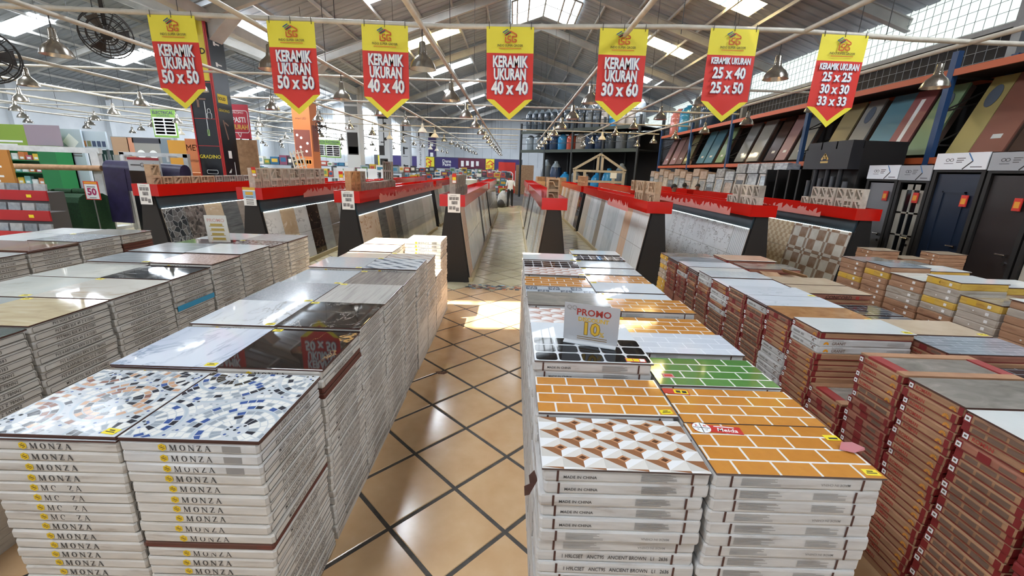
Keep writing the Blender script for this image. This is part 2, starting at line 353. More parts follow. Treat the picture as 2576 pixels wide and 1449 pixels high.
def gridmat(name, cells, n, rough=.3):
    """square printed mosaic: brick grid coloured by a noise of the cell"""
    m, t, b = _mk(name, rough); N = t.nodes; L = t.links; v = _coord(t, off=False)
    k = N.new('ShaderNodeTexChecker'); k.inputs['Scale'].default_value = n; L.new(v, k.inputs['Vector'])
    k.inputs['Color1'].default_value = (*lin(cells[0]), 1); k.inputs['Color2'].default_value = (*lin(cells[1]), 1)
    f = _noise(t, v, n*1.3, 2); mx = N.new('ShaderNodeMix'); mx.data_type = 'RGBA'; mx.inputs[0].default_value = .3
    L.new(k.outputs[0], mx.inputs[6]); L.new(_ramp(t, f, [(.35, cells[2]), (.65, cells[3])]), mx.inputs[7]); L.new(mx.outputs[2], b.inputs['Base Color']); return m
T['checker'] = gridmat('tile_checker', ['#d7d8d0', '#86664e', '#9a7a60', '#cfcabd'], 5)
T['mosaic_beige'] = gridmat('tile_mosaic_beige', ['#d9ccb0', '#b3936c', '#c9b592', '#e6dcc6'], 12)
TBACK = flat('tile_edge', '#a99f92', .7)
_TM = {}
def tile_mesh(w, h, mk, extra=None):
    k = (round(w, 3), round(h, 3), mk)
    if k not in _TM:
        b = MB(); g = .0025; t = .012; c = .002
        x0, x1, y0, y1 = -w/2+g, w/2-g, -h/2+g, h/2-g
        b.add([(x0, y0, 0), (x1, y0, 0), (x1, y1, 0), (x0, y1, 0), (x0, y0, t-c), (x1, y0, t-c), (x1, y1, t-c), (x0, y1, t-c)],
              [(0, 1, 5, 4), (1, 2, 6, 5), (2, 3, 7, 6), (3, 0, 4, 7)], 1)
        b.add([(x0, y0, t-c), (x1, y0, t-c), (x1, y1, t-c), (x0, y1, t-c), (x0+c, y0+c, t), (x1-c, y0+c, t), (x1-c, y1-c, t), (x0+c, y1-c, t)],
              [(0, 1, 5, 4), (1, 2, 6, 5), (2, 3, 7, 6), (3, 0, 4, 7), (4, 5, 6, 7)], 0)
        _TM[k] = b.mesh('tile_panel', [T[mk], TBACK])
    return _TM[k]
# printed tile drawings (flat print on the tile face)
def print_chain(w, h):
    b = MB(); n = 7
    for i in range(n):
        cx = (-.09 if i % 2 else .09)*.6*w/.5; cy = -h/2+h*(i+.5)/n
        ring = [(cx+.035*math.cos(a), cy+.042*math.sin(a)) for a in [k*2*PI/12 for k in range(13)]]
        for (xa, ya), (xb, yb) in zip(ring, ring[1:]): b.bar((xa, ya, .0126), (xb, yb, .0126), .009, .0008)
    return b
def print_lines(w, h, seed):
    r = random.Random(seed); b = MB()
    for i in range(26):
        x = r.uniform(-w/2+.04, w/2-.04); y = r.uniform(-h/2+.05, h/2-.05); a = r.choice((0, PI/2, .7)); l = r.uniform(.03, .07)
        for k in range(r.randint(1, 3)):
            x2 = max(-w/2+.02, min(w/2-.02, x+l*math.cos(a))); y2 = max(-h/2+.02, min(h/2-.02, y+l*math.sin(a)))
            if abs(x2-x)+abs(y2-y) > .005: b.bar((x, y, .0126), (x2, y2, .0126), .006, .0008)
            x, y, a = x2, y2, a+PI/2
    return b
def print_ribs(w, h):
    b = MB()
    for i in range(9): x = -w/2+w*(i+.5)/9; b.box(x-.009, x+.009, -h/2+.004, h/2-.004, .012, .016)
    return b
DRAWM = {}
def draw_mesh(kind, w, h):
    k = (kind, round(w, 2), round(h, 2))
    if k not in DRAWM:
        b = print_chain(w, h) if kind == 'chain' else print_ribs(w, h) if kind == 'ribs' else print_lines(w, h, int(kind[-1]))
        DRAWM[k] = b.mesh('tile_print', [flat('rib_grey', '#b9c0c6', .2) if kind == 'ribs' else INKG])
    return DRAWM[k]
# ------------------------------------------------------------------ breeze blocks
BCREAM = grain('block_cream', [(.3, '#b8ad9b'), (.7, '#d3c9b8')], 14, rough=.85, bump=.2)
BGREY = grain('block_grey', [(.3, '#938b80'), (.7, '#b0a89b')], 14, rough=.85, bump=.2)
BTAN = grain('block_tan', [(.3, '#b98a5e'), (.7, '#d3a97c')], 14, rough=.85, bump=.2)
BSAND = grain('block_sand', [(.3, '#a98c6d'), (.7, '#c5a988')], 14, rough=.85, bump=.2)
def block_geo(kind, s=.2, d=.1):
    # a square ring in local x-z, depth along y, with the bars of its pattern
    b = MB(); f = .022; h = s/2
    b.box(-h, -h+f, -d/2, d/2, 0, s); b.box(h-f, h, -d/2, d/2, 0, s); b.box(-h+f, h-f, -d/2, d/2, 0, f); b.box(-h+f, h-f, -d/2, d/2, s-f, s)
    i = h-f; y0, y1 = -d/2+.006, d/2-.006
    def bar(x0, z0, x1, z1, t=.02): b.bar((x0, 0, z0), (x1, 0, z1), y1-y0, t, upv=(0, 1, 0)) if False else b.hexa(*_bar2(x0, z0, x1, z1, t, y0, y1))
    if kind == 'grid': bar(0, f, 0, s-f); bar(-i, h, i, h)
    elif kind == 'tri': bar(-i, f, i, s-f, .03); b.prism([(-i, y0, s-f), (-i, y0, s*.55), (0, y0, s-f)], (0, d-.012, 0))
    elif kind == 'star': bar(-i, f, i, s-f, .025); bar(-i, s-f, i, f, .025); bar(0, f, 0, s-f, .02)
    elif kind == 'slots':
        for x in (-i/2, 0, i/2): bar(x, f, x, s-f, .016)
    elif kind == 'zed': bar(-i, s*.72, -.01, s*.72, .016); bar(-.01, s*.72, .03, s*.35, .016); bar(.03, s*.35, i, s*.35, .016); b.box(-i, i, d/2-.02, d/2-.006, f, s-f)
    elif kind == 'corner': bar(-i, f, i*.6, s-f, .028); b.box(i-.05, i, y0, y1, f, f+.045); b.box(-i, -i+.05, y0, y1, s-f-.04, s-f)
    return b
def _bar2(x0, z0, x1, z1, t, y0, y1):
    dx, dz = x1-x0, z1-z0; l = math.hypot(dx, dz); nx, nz = -dz/l*t/2, dx/l*t/2
    a = [(x0-nx, y0, z0-nz), (x1-nx, y0, z1-nz), (x1+nx, y0, z1+nz), (x0+nx, y0, z0+nz)]
    return a, [(p[0], y1, p[2]) for p in a]
_BK = {}
def block(kind, mat, loc, rz, label, group, s=.2):
    k = (kind, mat.name, s)
    if k not in _BK: _BK[k] = block_geo(kind, s).mesh('breeze_block', [mat])
    return ob('breeze_block', _BK[k], None, loc, (0, 0, rz), label, 'block', group)
# ------------------------------------------------------------------ slanted tile display stands
FASC = grain('fascia_slate', [(.3, '#2b3a41'), (.7, '#34454d')], 3, rough=.35)
PLINTH = flat('plinth_beige', '#b7a67f', .5)
LED = flat('led_strip', '#eafcff', .4, emis=4)
SMEAR = flat('film_and_sheen', '#d98a80', .35)  # torn film; on the cream stand it paints pinkish reflections
LY0, LY1 = 7.25, 13.95
def display(cx, y0, y1, side, cols, name, label, fascia, film=None):
    r = thing('tile_display', label, 'display stand', (cx, y0, 0), group='slanted tile display stands')
    Lg = y1-y0
    def endp(y):
        b = MB(); P = [(-.285, y, 0), (.285, y, 0), (.10, y, 1.34), (-.10, y, 1.34)]; b.prism(P, (0, .03, 0)); ob('end_panel', b.mesh('end_panel', [BLACK]), r)
    endp(0.0); endp(Lg-.03)
    b = MB(); w = .215; t = .018; zb, zt = 1.32, 1.516
    for bx in ((-w, w, -.02, t-.02, zb, zt), (-w, w, Lg-t, Lg, zb, zt), (-w, -w+t, t-.02, Lg-t, zb, zt), (w-t, w, t-.02, Lg-t, zb, zt), (-w+t, w-t, t-.02, Lg-t, 1.412, 1.43)): ob('cap_board', MB().box(*bx).mesh('cap_board', [RED]), r)
    for sgn in (1, -1):
        zt2 = 1.11 if (fascia and sgn == side) else 1.31
        xt = .105+(1.34-zt2)/1.34*.185; xb = .285
        bt = Vector((sgn*(xb+.012), 0, .085)); tp = Vector((sgn*(xt+.012), 0, zt2)); sl = (tp-bt); ln = sl.length; sl.normalize()
        brd = MB(); o = Vector((sgn*.014, 0, 0))
        brd.hexa([bt-o*1.5+Vector((0, .03, 0)), bt+Vector((0, .03, 0)), bt+Vector((0, Lg-.03, 0)), bt-o*1.5+Vector((0, Lg-.03, 0))],
                 [tp-o*1.5+Vector((0, .03, 0)), tp+Vector((0, .03, 0)), tp+Vector((0, Lg-.03, 0)), tp-o*1.5+Vector((0, Lg-.03, 0))])
        ob('backing_board', brd.mesh('backing_board', [BLACK]), r)
        ob('plinth', MB().box(sgn*.18 if sgn > 0 else -.345, .345 if sgn > 0 else -.18, .03, Lg-.03, 0, .085).mesh('plinth', [PLINTH]), r)
        if sgn == side:
            if fascia:
                fb = MB().hexa([(sgn*.118, .03, zt2+.004), (sgn*.155, .03, zt2+.004), (sgn*.155, Lg-.03, zt2+.004), (sgn*.118, Lg-.03, zt2+.004)],
                               [(sgn*.09, .03, 1.32), (sgn*.13, .03, 1.32), (sgn*.13, Lg-.03, 1.32), (sgn*.09, Lg-.03, 1.32)])
                ob('fascia', fb.mesh('fascia', [FASC]), r)
            lx = .165 if fascia else .175; lz = zt2 if fascia else 1.34
            ob('light_strip', MB().box(sgn*lx-.006, sgn*lx+.006, .05, Lg-.05, lz-.004, lz+.004).mesh('light_strip', [LED]), r, label='white LED strip light above the tiles')
            n = len(cols); w = (Lg-.08)/n; h1 = ln*.5
            xa = Vector((0, sgn, 0)); nz_ = xa.cross(sl)
            M = Matrix((xa, sl, nz_)).transposed().to_4x4(); eu = M.to_euler()
            for i, mk in enumerate(cols):
                if mk is None: continue
                for j in range(2):
                    pr = None
                    if ':' in mk: mk2, pr = mk.split(':')
                    else: mk2 = mk
                    c = bt+sl*(ln*(.25+.5*j))+Vector((0, .04+w*(i+.5), 0))
                    tl = ob('tile_panel', tile_mesh(w, h1, mk2), r, c+nz_*.001*(i % 2), eu)
                    if pr: ob('tile_print', draw_mesh(pr, w, h1), tl, kind='stuff')
    if film:
        q = random.Random(int(abs(cx)*50)); b = MB(); y = film[0]
        while y < film[1]:
            dy = q.uniform(.05, .16); z1 = 1.33+q.uniform(.05, .17); z2 = 1.33+q.uniform(.05, .17); X = side*(w+.0012)
            b.quad((X, y, 1.325), (X, y+dy, 1.325), (X, y+dy, z2), (X, y, z1)); y += dy
        ob('film_and_sheen', b.mesh('film_and_sheen', [SMEAR]), r, label='pinkish strips of torn film, painted reflections on the cream stand', kind='stuff')
    return r
def cycle(first, rest, n=13): return (first+[rest[i % len(rest)] for i in range(n)])[:n]
greys = ['grey', 'lightgrey', 'greybrown', 'lightgrey', 'beige_vein', 'white_vein', 'darkgrey']
DISP = [
 (-6.16, 1, ['pebble', 'pebble2', 'beige_vein', 'darkgrey', 'greybrown'], greys, 'pebble', 'display stand faced with dark pebble tiles, red cap, black end panel', True),
 (-4.42, 1, ['white_vein', 'beige_vein', 'white_vein', 'dark_brown', 'grey', 'greybrown'], greys, 'veined', 'display stand faced with white veined and dark brown marble tiles', True),
 (-2.79, 1, ['cream_gold', 'cream_gold', 'darkgrey', 'taupe', 'darkgrey', 'grey', 'lightgrey', 'lightgrey', 'lightgrey', 'lightgrey', 'white', 'white', 'lightgrey'], greys, 'cream', 'display stand starting with two gold-veined cream marble tiles', True),
 (-1.02, 1, ['woodbrown', 'silver', 'silver', 'lightgrey', 'silver', 'lightgrey', 'silver', None, 'silver', 'greybrown', 'silver', 'silver', 'grey'], greys, 'brown', 'display stand along the left of the centre aisle, brown carved tile first', False),
 (.70, -1, ['plank_beige', 'silver', 'greybrown', 'silver', 'lightgrey', 'silver', 'plank_white', 'silver', None, 'silver', 'lightgrey', 'silver', 'darkgrey'], greys, 'striped', 'display stand along the right of the centre aisle, silvery striped tiles', False),
 (2.47, -1, ['plank_white', 'plank_white', 'peach', 'plank_white', 'silver', 'lightgrey', 'plank_white', 'taupe', 'silver', 'plank_white', 'silver', 'plank_beige', 'plank_beige'], greys, 'plank', 'display stand of white plank tiles with one peach and one taupe strip', False),
 (4.235, -1, ['white:ribs', 'white:draw1', 'white:draw2', 'white:draw3', 'white:draw4', 'white:chain', 'white:chain', 'white', 'lightgrey', 'white', 'gloss_black', 'white', 'white'], greys, 'ribbed', 'display stand of white ribbed, line-drawn and chain-pattern tiles', True),
 (6.0, -1, ['checker', 'checker', 'checker', 'mosaic_beige', 'mosaic_beige', 'gloss_black', 'white', 'white', 'lightgrey', 'white', 'grey', 'white', 'white'], greys, 'checker', 'display stand of brown and white checker mosaic tiles, red cap', True)]
for cx, side, first, rest, nm, label, fas in DISP: display(cx, LY0, LY1, side, cycle(first, rest), nm, label, fas, {1: (.8, 4.5), 2: (.1, 6.6), 5: (.05, 1.6), 6: (.1, 4.2), 7: (.4, 4.0)}.get(DISP.index((cx, side, first, rest, nm, label, fas))))
far_lab = {-6.16: 'far-left', -4.42: 'second from the left of the far row'}
FN = ['pebble-tile', 'white veined tile', 'cream marble', 'carved brown tile', 'silvery striped tile', 'white plank', 'ribbed white tile', 'checker mosaic']
for i, (cx, side, first, rest, nm, label, fas) in enumerate(DISP):
    if i == 0: continue
    cols = ['darkgrey', 'darkgrey', 'greybrown', 'darkgrey', 'grey', 'darkgrey', 'grey', 'darkgrey', 'taupe'] if i == 3 else cycle(['gloss_black' if i > 4 else 'darkgrey', 'silver', 'plank_white'], greys, 9)
    display(cx, 14.5, 20.6, side, cols, nm, 'farther red-capped tile display stand, behind the one of %s panels' % FN[i], False)
# posters and notices taped on the front of four caps
def poster(x, y, z, w, h, label, kind):
    b = MB().box(-w/2, w/2, -.002, 0, -h, 0, 0); F = lambda x_, z_: FRONT(x_, -.0028, z_)
    if kind == 'room':
        b.box(-.3*w, .2*w, -.0024, -.0022, -.11*h, -.09*h, 2)
        for (u0, u1, v0, v1) in ((-.38, -.12, .16, .33), (-.1, .1, .16, .33), (.12, .38, .16, .33), (-.2, .28, .38, .56), (-.4, -.14, .66, .84), (-.1, .12, .66, .84), (.15, .4, .72, .92)):
            b.box(u0*w, u1*w, -.0026, -.0022, -v1*h, -v0*h, 1)
            b.box(u0*w+.2*(u1-u0)*w, u0*w+.5*(u1-u0)*w, -.003, -.0026, -v1*h, -(v0+.45*(v1-v0))*h, 2)
    else:
        b.box(-.5*w, .5*w, -.0024, -.0022, -.14*h, 0, 3); b.box(-.5*w, .5*w, -.0024, -.0022, -.6*h, -.2*h, 4); b.box(-.3*w, .3*w, -.0028, -.0024, -.42*h, -.24*h, 3)
        for v in (.5, .66, .78, .88): b.box(-.3*w, .3*w, -.0028, -.0024, -(v+.05)*h, -v*h, 2)
    return ob('notice', b.mesh('notice', [WHITE, flat('photo_grey', '#8d8b8a', .6), INKG, flat('poster_gold', '#d9a93c', .6), flat('poster_blue', '#9fbfd8', .6)]), None, (x, y, z), (0, 0, 0), label, 'notice')
poster(-6.17, 7.226, 1.52, .2, .34, 'white room-photo notice taped to the cap of the pebble-tile display', 'room')
poster(-4.42, 7.226, 1.52, .21, .30, 'blue and gold notice taped to the cap of the veined marble display', 'gold')
poster(-2.77, 7.226, 1.52, .21, .31, 'white room-photo notice taped to the cap of the cream marble display', 'room')
poster(-.99, 7.226, 1.53, .21, .31, 'white room-photo notice on the cap left of the centre aisle', 'room')
# blocks standing in the trays of the caps: (display, count lower, count upper, kinds, material, size)
KIN = ['grid', 'slots', 'tri', 'star', 'corner', 'zed']
def blocks(i, lower, upper, mat, side, nm, uy=0.0):
    cx = DISP[i][0]
    for c, (lst, z) in enumerate(((lower, 1.432), (upper, 1.634))):
        y = 7.45
        for k, kd in enumerate(lst):
            rz = PI/2 if side else 0
            block(kd, mat(k, c), (cx+.03*((k % 3)-1)*.5, y+.02, z), rz if k or not side else rz, 'breeze block, %s from the front on the %s course above the %s display' % (ORD[k+1], 'upper' if c else 'lower', nm), 'breeze blocks on the %s display' % nm)
            y += .225
blocks(0, ['tri', 'grid', 'tri', 'slots', 'tri', 'grid', 'slots', 'grid', 'slots', 'grid', 'slots', 'grid', 'slots', 'grid', 'slots'], ['corner'], lambda k, c: BSAND if k < 7 else BGREY, 1, 'pebble-tile')
blocks(1, ['slots', 'slots', 'grid', 'slots', 'grid', 'slots', 'grid', 'zed', 'grid', 'slots', 'grid', 'slots'], ['grid', 'grid', 'tri', 'zed', 'slots', 'grid', 'zed', 'grid', 'slots', 'grid', 'zed', 'grid'], lambda k, c: BCREAM, 1, 'veined marble')
blocks(2, ['star', 'star', 'tri', 'slots', 'tri', 'slots', 'tri', 'slots', 'tri', 'slots', 'grid', 'slots'], ['tri', 'star', 'star'], lambda k, c: BTAN if k < 2 else BGREY, 1, 'cream marble')
blocks(3, ['slots', 'slots', 'grid', 'slots', 'grid', 'slots', 'grid', 'slots'], ['corner', 'slots', 'slots', 'grid', 'slots', 'grid'], lambda k, c: BGREY, 1, 'carved brown tile')
blocks(4, ['zed', 'slots', 'zed'], ['zed', 'slots'], lambda k, c: BSAND, 0, 'silvery striped tile')
blocks(5, ['corner', 'zed', 'slots', 'corner', 'tri', 'corner'], ['corner', 'grid', 'zed', 'tri', 'tri', 'zed', 'grid'], lambda k, c: BSAND, 1, 'white plank')
blocks(6, ['tri', 'tri', 'corner', 'tri', 'corner'], ['corner', 'tri', 'tri', 'tri'], lambda k, c: BGREY if (k == 0 and c) else BCREAM, 1, 'ribbed white tile')
blocks(7, ['corner', 'grid', 'corner', 'corner', 'grid', 'corner', 'corner'], ['corner', 'corner', 'tri', 'corner', 'corner', 'tri'], lambda k, c: BCREAM, 1, 'checker mosaic')
block('slots', BGREY, (-2.8, 9.74, 1.635), 0, 'grey breeze block standing alone above the middle of the cream marble display', 'breeze blocks on the cream marble display')
block('slots', BGREY, (-2.8, 9.74, 1.837), 0, 'grey breeze block topping the lone pair on the cream marble display', 'breeze blocks on the cream marble display')
for x, z, y, lb in ((-2.9, 1.66, 7.4, 'terracotta blocks of the cream marble display'), (-1.0, 1.68, 7.4, 'grey blocks left of the centre aisle'), (-4.36, 1.68, 7.4, 'cream blocks of the veined marble display')):
    b = MB().box(-.035, .035, -.003, 0, 0, .15, 0); b.box(-.03, .03, -.0036, -.003, .052, .1, 1); b.box(-.03, .03, -.0036, -.003, .005, .045, 2)
    ob('price_card', b.mesh('price_card', [RED2, TAGY, WHITE, INK]), None, (x, y-.06, z+.02), (.1, 0, 0), 'red and yellow price card on the '+lb, 'price tag')
# ------------------------------------------------------------------ cartons of tiles
def dirty(name, c1, c2, c3, rough=.75):
    return grain(name, [(.25, c3), (.42, c1), (.75, c2)], 5, (1, 1, 6), rough=rough, detail=6, dist=.4)
CW = dirty('carton_white', '#bcb5ab', '#cdc7be', '#96877a'); CW2 = dirty('carton_white2', '#bdb9b4', '#cfccc7', '#a2978d')
CK = dirty('carton_kraft', '#9c7253', '#b18763', '#70503c'); CKR = dirty('carton_kraft_red', '#8e5844', '#a46c53', '#71402f')
CR = flat('carton_red', '#7c2322', .5); CY = dirty('carton_yellow', '#c39a3d', '#d8b659', '#9a7136'); CG = dirty('carton_grey', '#a59a8c', '#bcb2a4', '#86745f')
CBR = dirty('carton_brown', '#9c7558', '#b28b6c', '#6f4c39')
PRI = flat('carton_ink', '#3a3532', .8); GOLD = flat('logo_gold', '#d7b21c', .5); REDINK = flat('red_ink', '#a5362a', .7); STK = flat('sticker_white', '#e9e9e6', .4)
DOTG = flat('print_grey', '#8c8782', .8); ORSUN = flat('sun_orange', '#e2951f', .6)
def carton_geo(w, d, h, seed):
    r = random.Random(seed); n = 3; b = MB(); c = min(.008, h*.18); P = []
    X, Y = w/2, d/2
    for i in range(n): P.append((-X+c+(w-2*c)*i/(n-1), -Y))
    for i in range(n): P.append((X, -Y+c+(d-2*c)*i/(n-1)))
    for i in range(n): P.append((X-c-(w-2*c)*i/(n-1), Y))
    for i in range(n): P.append((-X, Y-c-(d-2*c)*i/(n-1)))
    m = len(P); lv = []
    for z, s in ((.0006, .004), (c, 0), (h-c, 0), (h-.0004, .004)):
        for (x, y) in P:
            q = 1-s/max(w, d)*2; j = r.uniform(-.0024, .0006)
            zz_ = z-(r.uniform(0, .003) if z > h/2 and s == 0 else 0)
            lv.append((x*q+(j if abs(x) > X-c else 0), y*q+(j if abs(y) > Y-c else 0), zz_))
    fs = [(k*m+i, k*m+(i+1) % m, (k+1)*m+(i+1) % m, (k+1)*m+i) for k in range(3) for i in range(m)]
    b.add(lv, fs+[tuple(range(m-1, -1, -1)), tuple(range(3*m, 4*m))]); return b
def stroke(b, M, segs, x, s, mi):
    for (x0, y0, x1, y1, t) in segs:
        l = math.hypot(x1-x0, y1-y0); nx, ny = -(y1-y0)/l*t/2, (x1-x0)/l*t/2
        b.quad(*[M @ Vector((x+p*s, q*s-.5*s, 0)) for p, q in ((x0-nx, y0-ny), (x1-nx, y1-ny), (x1+nx, y1+ny), (x0+nx, y0+ny))], mi)
SERIF = {
 'M': [(.05, 0, .08, 1, .07), (.08, 1, .46, 0, .17), (.46, 0, .84, 1, .07), (.86, 1, .9, 0, .17), (-.08, .02, .18, .02, .06), (.72, .02, 1.06, .02, .06), (-.04, .98, .14, .98, .05), (.8, .98, 1.0, .98, .05)],
 'N': [(.08, 0, .08, 1, .07), (.08, 1, .78, 0, .17), (.78, 0, .78, 1, .07), (-.05, .02, .22, .02, .06), (.64, .98, .92, .98, .06), (-.06, .98, .12, .98, .05)],
 'Z': [(.02, .96, .66, .96, .08), (.6, .94, .06, .06, .17), (.0, .04, .68, .04, .08), (.02, .8, .02, .98, .06), (.68, .02, .68, .22, .06)],
 'A': [(.04, 0, .38, 1, .07), (.36, 1, .76, 0, .17), (.17, .33, .58, .33, .06), (-.08, .02, .18, .02, .06), (.6, .02, .92, .02, .06)],
 'O': [(.42+.36*math.cos(a), .5+.48*math.sin(a), .42+.36*math.cos(a+.4), .5+.48*math.sin(a+.4), .06+.12*abs(math.cos(a+.2))) for a in [k*PI/8 for k in range(16)]]}
def hexlogo(b, M, x, r, mi, mj):
    pts = [(x+r*math.cos(PI/6+k*PI/3), r*math.sin(PI/6+k*PI/3)) for k in range(6)]
    b.poly([M @ Vector((p, q, 0)) for p, q in pts], mi)
    for (x0, y0, x1, y1) in ((-.6, .15, .1, .5), (-.1, -.1, .55, .2), (-.55, -.2, .05, .1), (-.1, -.5, .6, -.15)):
        stroke(b, M @ Matrix.Translation((0, 0, .0003)), [(x0*r, y0*r+.5, x1*r, y1*r+.5, .12*r)], x, 1, mj)
def rrect(b, M, x0, x1, y0, y1, t, mi):
    for s in ((x0+t*2, y0, x1-t*2, y0), (x0+t*2, y1, x1-t*2, y1), (x0, y0+t*2, x0, y1-t*2), (x1, y0+t*2, x1, y1-t*2), (x0, y0+t*2, x0+t*2, y0), (x1-t*2, y0, x1, y0+t*2), (x0, y1-t*2, x0+t*2, y1), (x1-t*2, y1, x1, y1-t*2)):
        stroke(b, M, [(s[0], s[1]+.5, s[2], s[3]+.5, t)], 0, 1, mi)
_CM = {}
def cm(kind, seed=0):
    """(body mesh, [print meshes]) of one carton kind"""
    k = (kind, seed)
    if k in _CM: return _CM[k]
    w, d, h, mat = CK_[kind][:4]
    body = carton_geo(w, d, h, seed).mesh('tile_carton', [mat]); X, Y = w/2+.0022, d/2+.0022; pr = []
    r = random.Random(seed*7+3); zc = h/2
    if kind.startswith('w50'):
        b = MB(); M = FRONT(0, -Y, zc)
        hexlogo(b, M, -.095, h*.36, 1, 0)
        x = -.068
        for ch in 'MONZA': stroke(b, M, SERIF[ch], x, h*.52, 0); x += h*.52*(1.55 if ch == 'M' else 1.35 if ch in 'ON' else 1.2)
        if kind == 'w50a': b.poly([M @ Vector(p) for p in ((.12, -.014, 0), (.185, -.014, 0), (.185, .012, 0), (.12, .012, 0))], 2)
        pr.append(('front_print', b))
        b = MB(); M = RIGHT(X, 0, zc); rrect(b, M, -.235, .235, -h*.36, h*.34, .0022, 0)
        b.text(CODES[seed % len(CODES)], M, h*.52, 'CENTER', 0, .82, .004, 0, 1.12); pr.append(('side_print', b))
    elif kind.startswith('w60'):
        b = MB(); M = FRONT(0, -Y, zc); v = seed % 4
        for x in (-.245+.01*v, .232-.008*v): b.quad(*[M @ Vector(p) for p in ((x-.004, -h/2+.002, 0), (x+.004, -h/2+.002, 0), (x+.004, h/2-.003, 0), (x-.004, h/2-.003, 0))], 2)
        if v == 0: b.text('MADE IN CHINA', M @ Matrix.Translation((-.225, -.004, .0003)), .016, 'LEFT', 0, 1, .01)
        if v in (0, 1, 3):
            sx_ = .05 if v == 0 else -.2
            for i in range(6): stroke(b, M, [(sx_, .5+.014-i*.0055, sx_+r.uniform(.09, .15), .5+.014-i*.0055, .0022)], 0, 1, 1)
            if v == 1: b.text('MADE IN CHINA', M @ Matrix.Translation((.13, -.002, .0003)) @ Matrix.Rotation(PI, 4, 'Z'), .014, 'CENTER', 1, 1, .01)
        if v == 2: b.text('1 H9LCSET   ANCT9S   ANCIENT BROWN   L1   2636', M @ Matrix.Translation((0, 0, .0003)), .024, 'CENTER', 0, .72, .006)
        if v == 3:
            for i in range(5): stroke(b, M, [(.06, .5+.012-i*.006, .06+r.uniform(.08, .13), .5+.012-i*.006, .002)], 0, 1, 1)
        pr.append(('front_print', b))
        b = MB(); M = LEFT(-X, 0, zc); b.quad(*[M @ Vector(p) for p in ((-.06, -h/2+.002, 0), (-.052, -h/2+.002, 0), (-.052, h/2-.003, 0), (-.06, h/2-.003, 0))], 2); pr.append(('strap', b))
    elif kind in ('roman', 'kplain', 'kgrey'):
        b = MB(); M = LEFT(-X, 0, zc); dd = d/2-.004
        b.quad(*[M @ Vector(p) for p in ((-dd, -h/2+.001, 0), (dd, -h/2+.001, 0), (dd, -h/2+.005, 0), (-dd, -h/2+.005, 0))], 0)
        b.quad(*[M @ Vector(p) for p in ((dd-.022, -h/2+.001, .0001), (dd, -h/2+.001, .0001), (dd, h/2-.001, .0001), (dd-.022, h/2-.001, .0001))], 0)
        b.quad(*[M @ Vector(p) for p in ((-dd, -h/2+.001, .0001), (-dd+.03, -h/2+.001, .0001), (-dd+.03, h/2-.001, .0001), (-dd, h/2-.001, .0001))], 0)
        if seed % 3 != 1: b.quad(*[M @ Vector(p) for p in ((-dd+.004, -h*.3, .0006), (-dd+.026, -h*.3, .0006), (-dd+.026, h*.28, .0006), (-dd+.004, h*.28, .0006))], 3)
        if seed % 3 != 1: b.quad(*[M @ Vector(p) for p in ((-dd+.009, -h*.12, .0008), (-dd+.02, -h*.12, .0008), (-dd+.02, h*.1, .0008), (-dd+.009, h*.1, .0008))], 4)
        if kind == 'roman':
            b.text('ROMAN', M @ Matrix.Translation((-.1, 0, .0004)), h*.62, 'LEFT', 1, .9, .02)
            for k2 in range(7): a = k2*PI/6; b.quad(*[M @ Vector((.095+q*math.cos(a+e), -h*.28+q*math.sin(a+e)*1, .0004)) for q, e in ((.006, -.15), (.017, -.15), (.017, .15), (.006, .15))], 2)
        elif kind == 'kgrey':
            for x0, x1 in ((-.1, -.05), (-.04, .02), (.03, .1)): b.quad(*[M @ Vector(p) for p in ((x0, -h*.25, .0004), (x1, -h*.25, .0004), (x1, h*.22, .0004), (x0, h*.22, .0004))], 4)
        else:
            b.quad(*[M @ Vector(p) for p in ((-.05, -h*.4, .0003), (.0, -h*.4, .0003), (.0, h*.4, .0003), (-.05, h*.4, .0003))], 0)
            b.quad(*[M @ Vector(p) for p in ((.03, -h*.2, .0004), (.09, -h*.2, .0004), (.09, h*.2, .0004), (.03, h*.2, .0004))], 4)
        pr.append(('side_print', b))
        b = MB(); M = FRONT(0, -Y, zc); b.quad(*[M @ Vector(p) for p in ((-.298, -h/2+.001, 0), (-.27, -h/2+.001, 0), (-.27, h/2-.001, 0), (-.298, h/2-.001, 0))], 0)
        b.quad(*[M @ Vector(p) for p in ((-.29, -h/2+.001, 0), (.29, -h/2+.001, 0), (.29, -h/2+.006, 0), (-.29, -h/2+.006, 0))], 0); pr.append(('front_print', b))
    elif kind == 'granit':
        b = MB(); M = FRONT(0, -Y, zc)
        for k2 in range(9): a = k2*PI/8; b.quad(*[M @ Vector((-.25+q*math.cos(a+e), -h*.22+q*math.sin(a+e), 0)) for q, e in ((.004, -.2), (.017, -.2), (.017, .2), (.004, .2))], 2)
        b.text('GRANIT', M @ Matrix.Translation((-.215, -h*.1, 0)), h*.55, 'LEFT', 4, .9, .012); b.text('ROMAN', M @ Matrix.Translation((-.215, h*.3, 0)), h*.3, 'LEFT', 5, 1.3, 0)
        for i in range(4): stroke(b, M, [(.14, .5+.01-i*.006, .25, .5+.01-i*.006, .0018)], 0, 1, 5)
        pr.append(('front_print', b)); b = MB(); M = LEFT(-X, 0, zc)
        for x0, x1 in ((-.11, -.04), (-.03, .0)): stroke(b, M, [(x0, .5, x1, .5, h*.3)], 0, 1, 5)
        b.text('A', M @ Matrix.Translation((.095, 0, .0003)), h*.6, 'CENTER', 4, 1, .03); stroke(b, M, [(.07, .5+h*.28, .085, .5+h*.28, .006), (.1, .5+h*.28, .12, .5+h*.28, .006)], 0, 1, 4); pr.append(('side_print', b))
    elif kind == 'bare':
        b = MB()
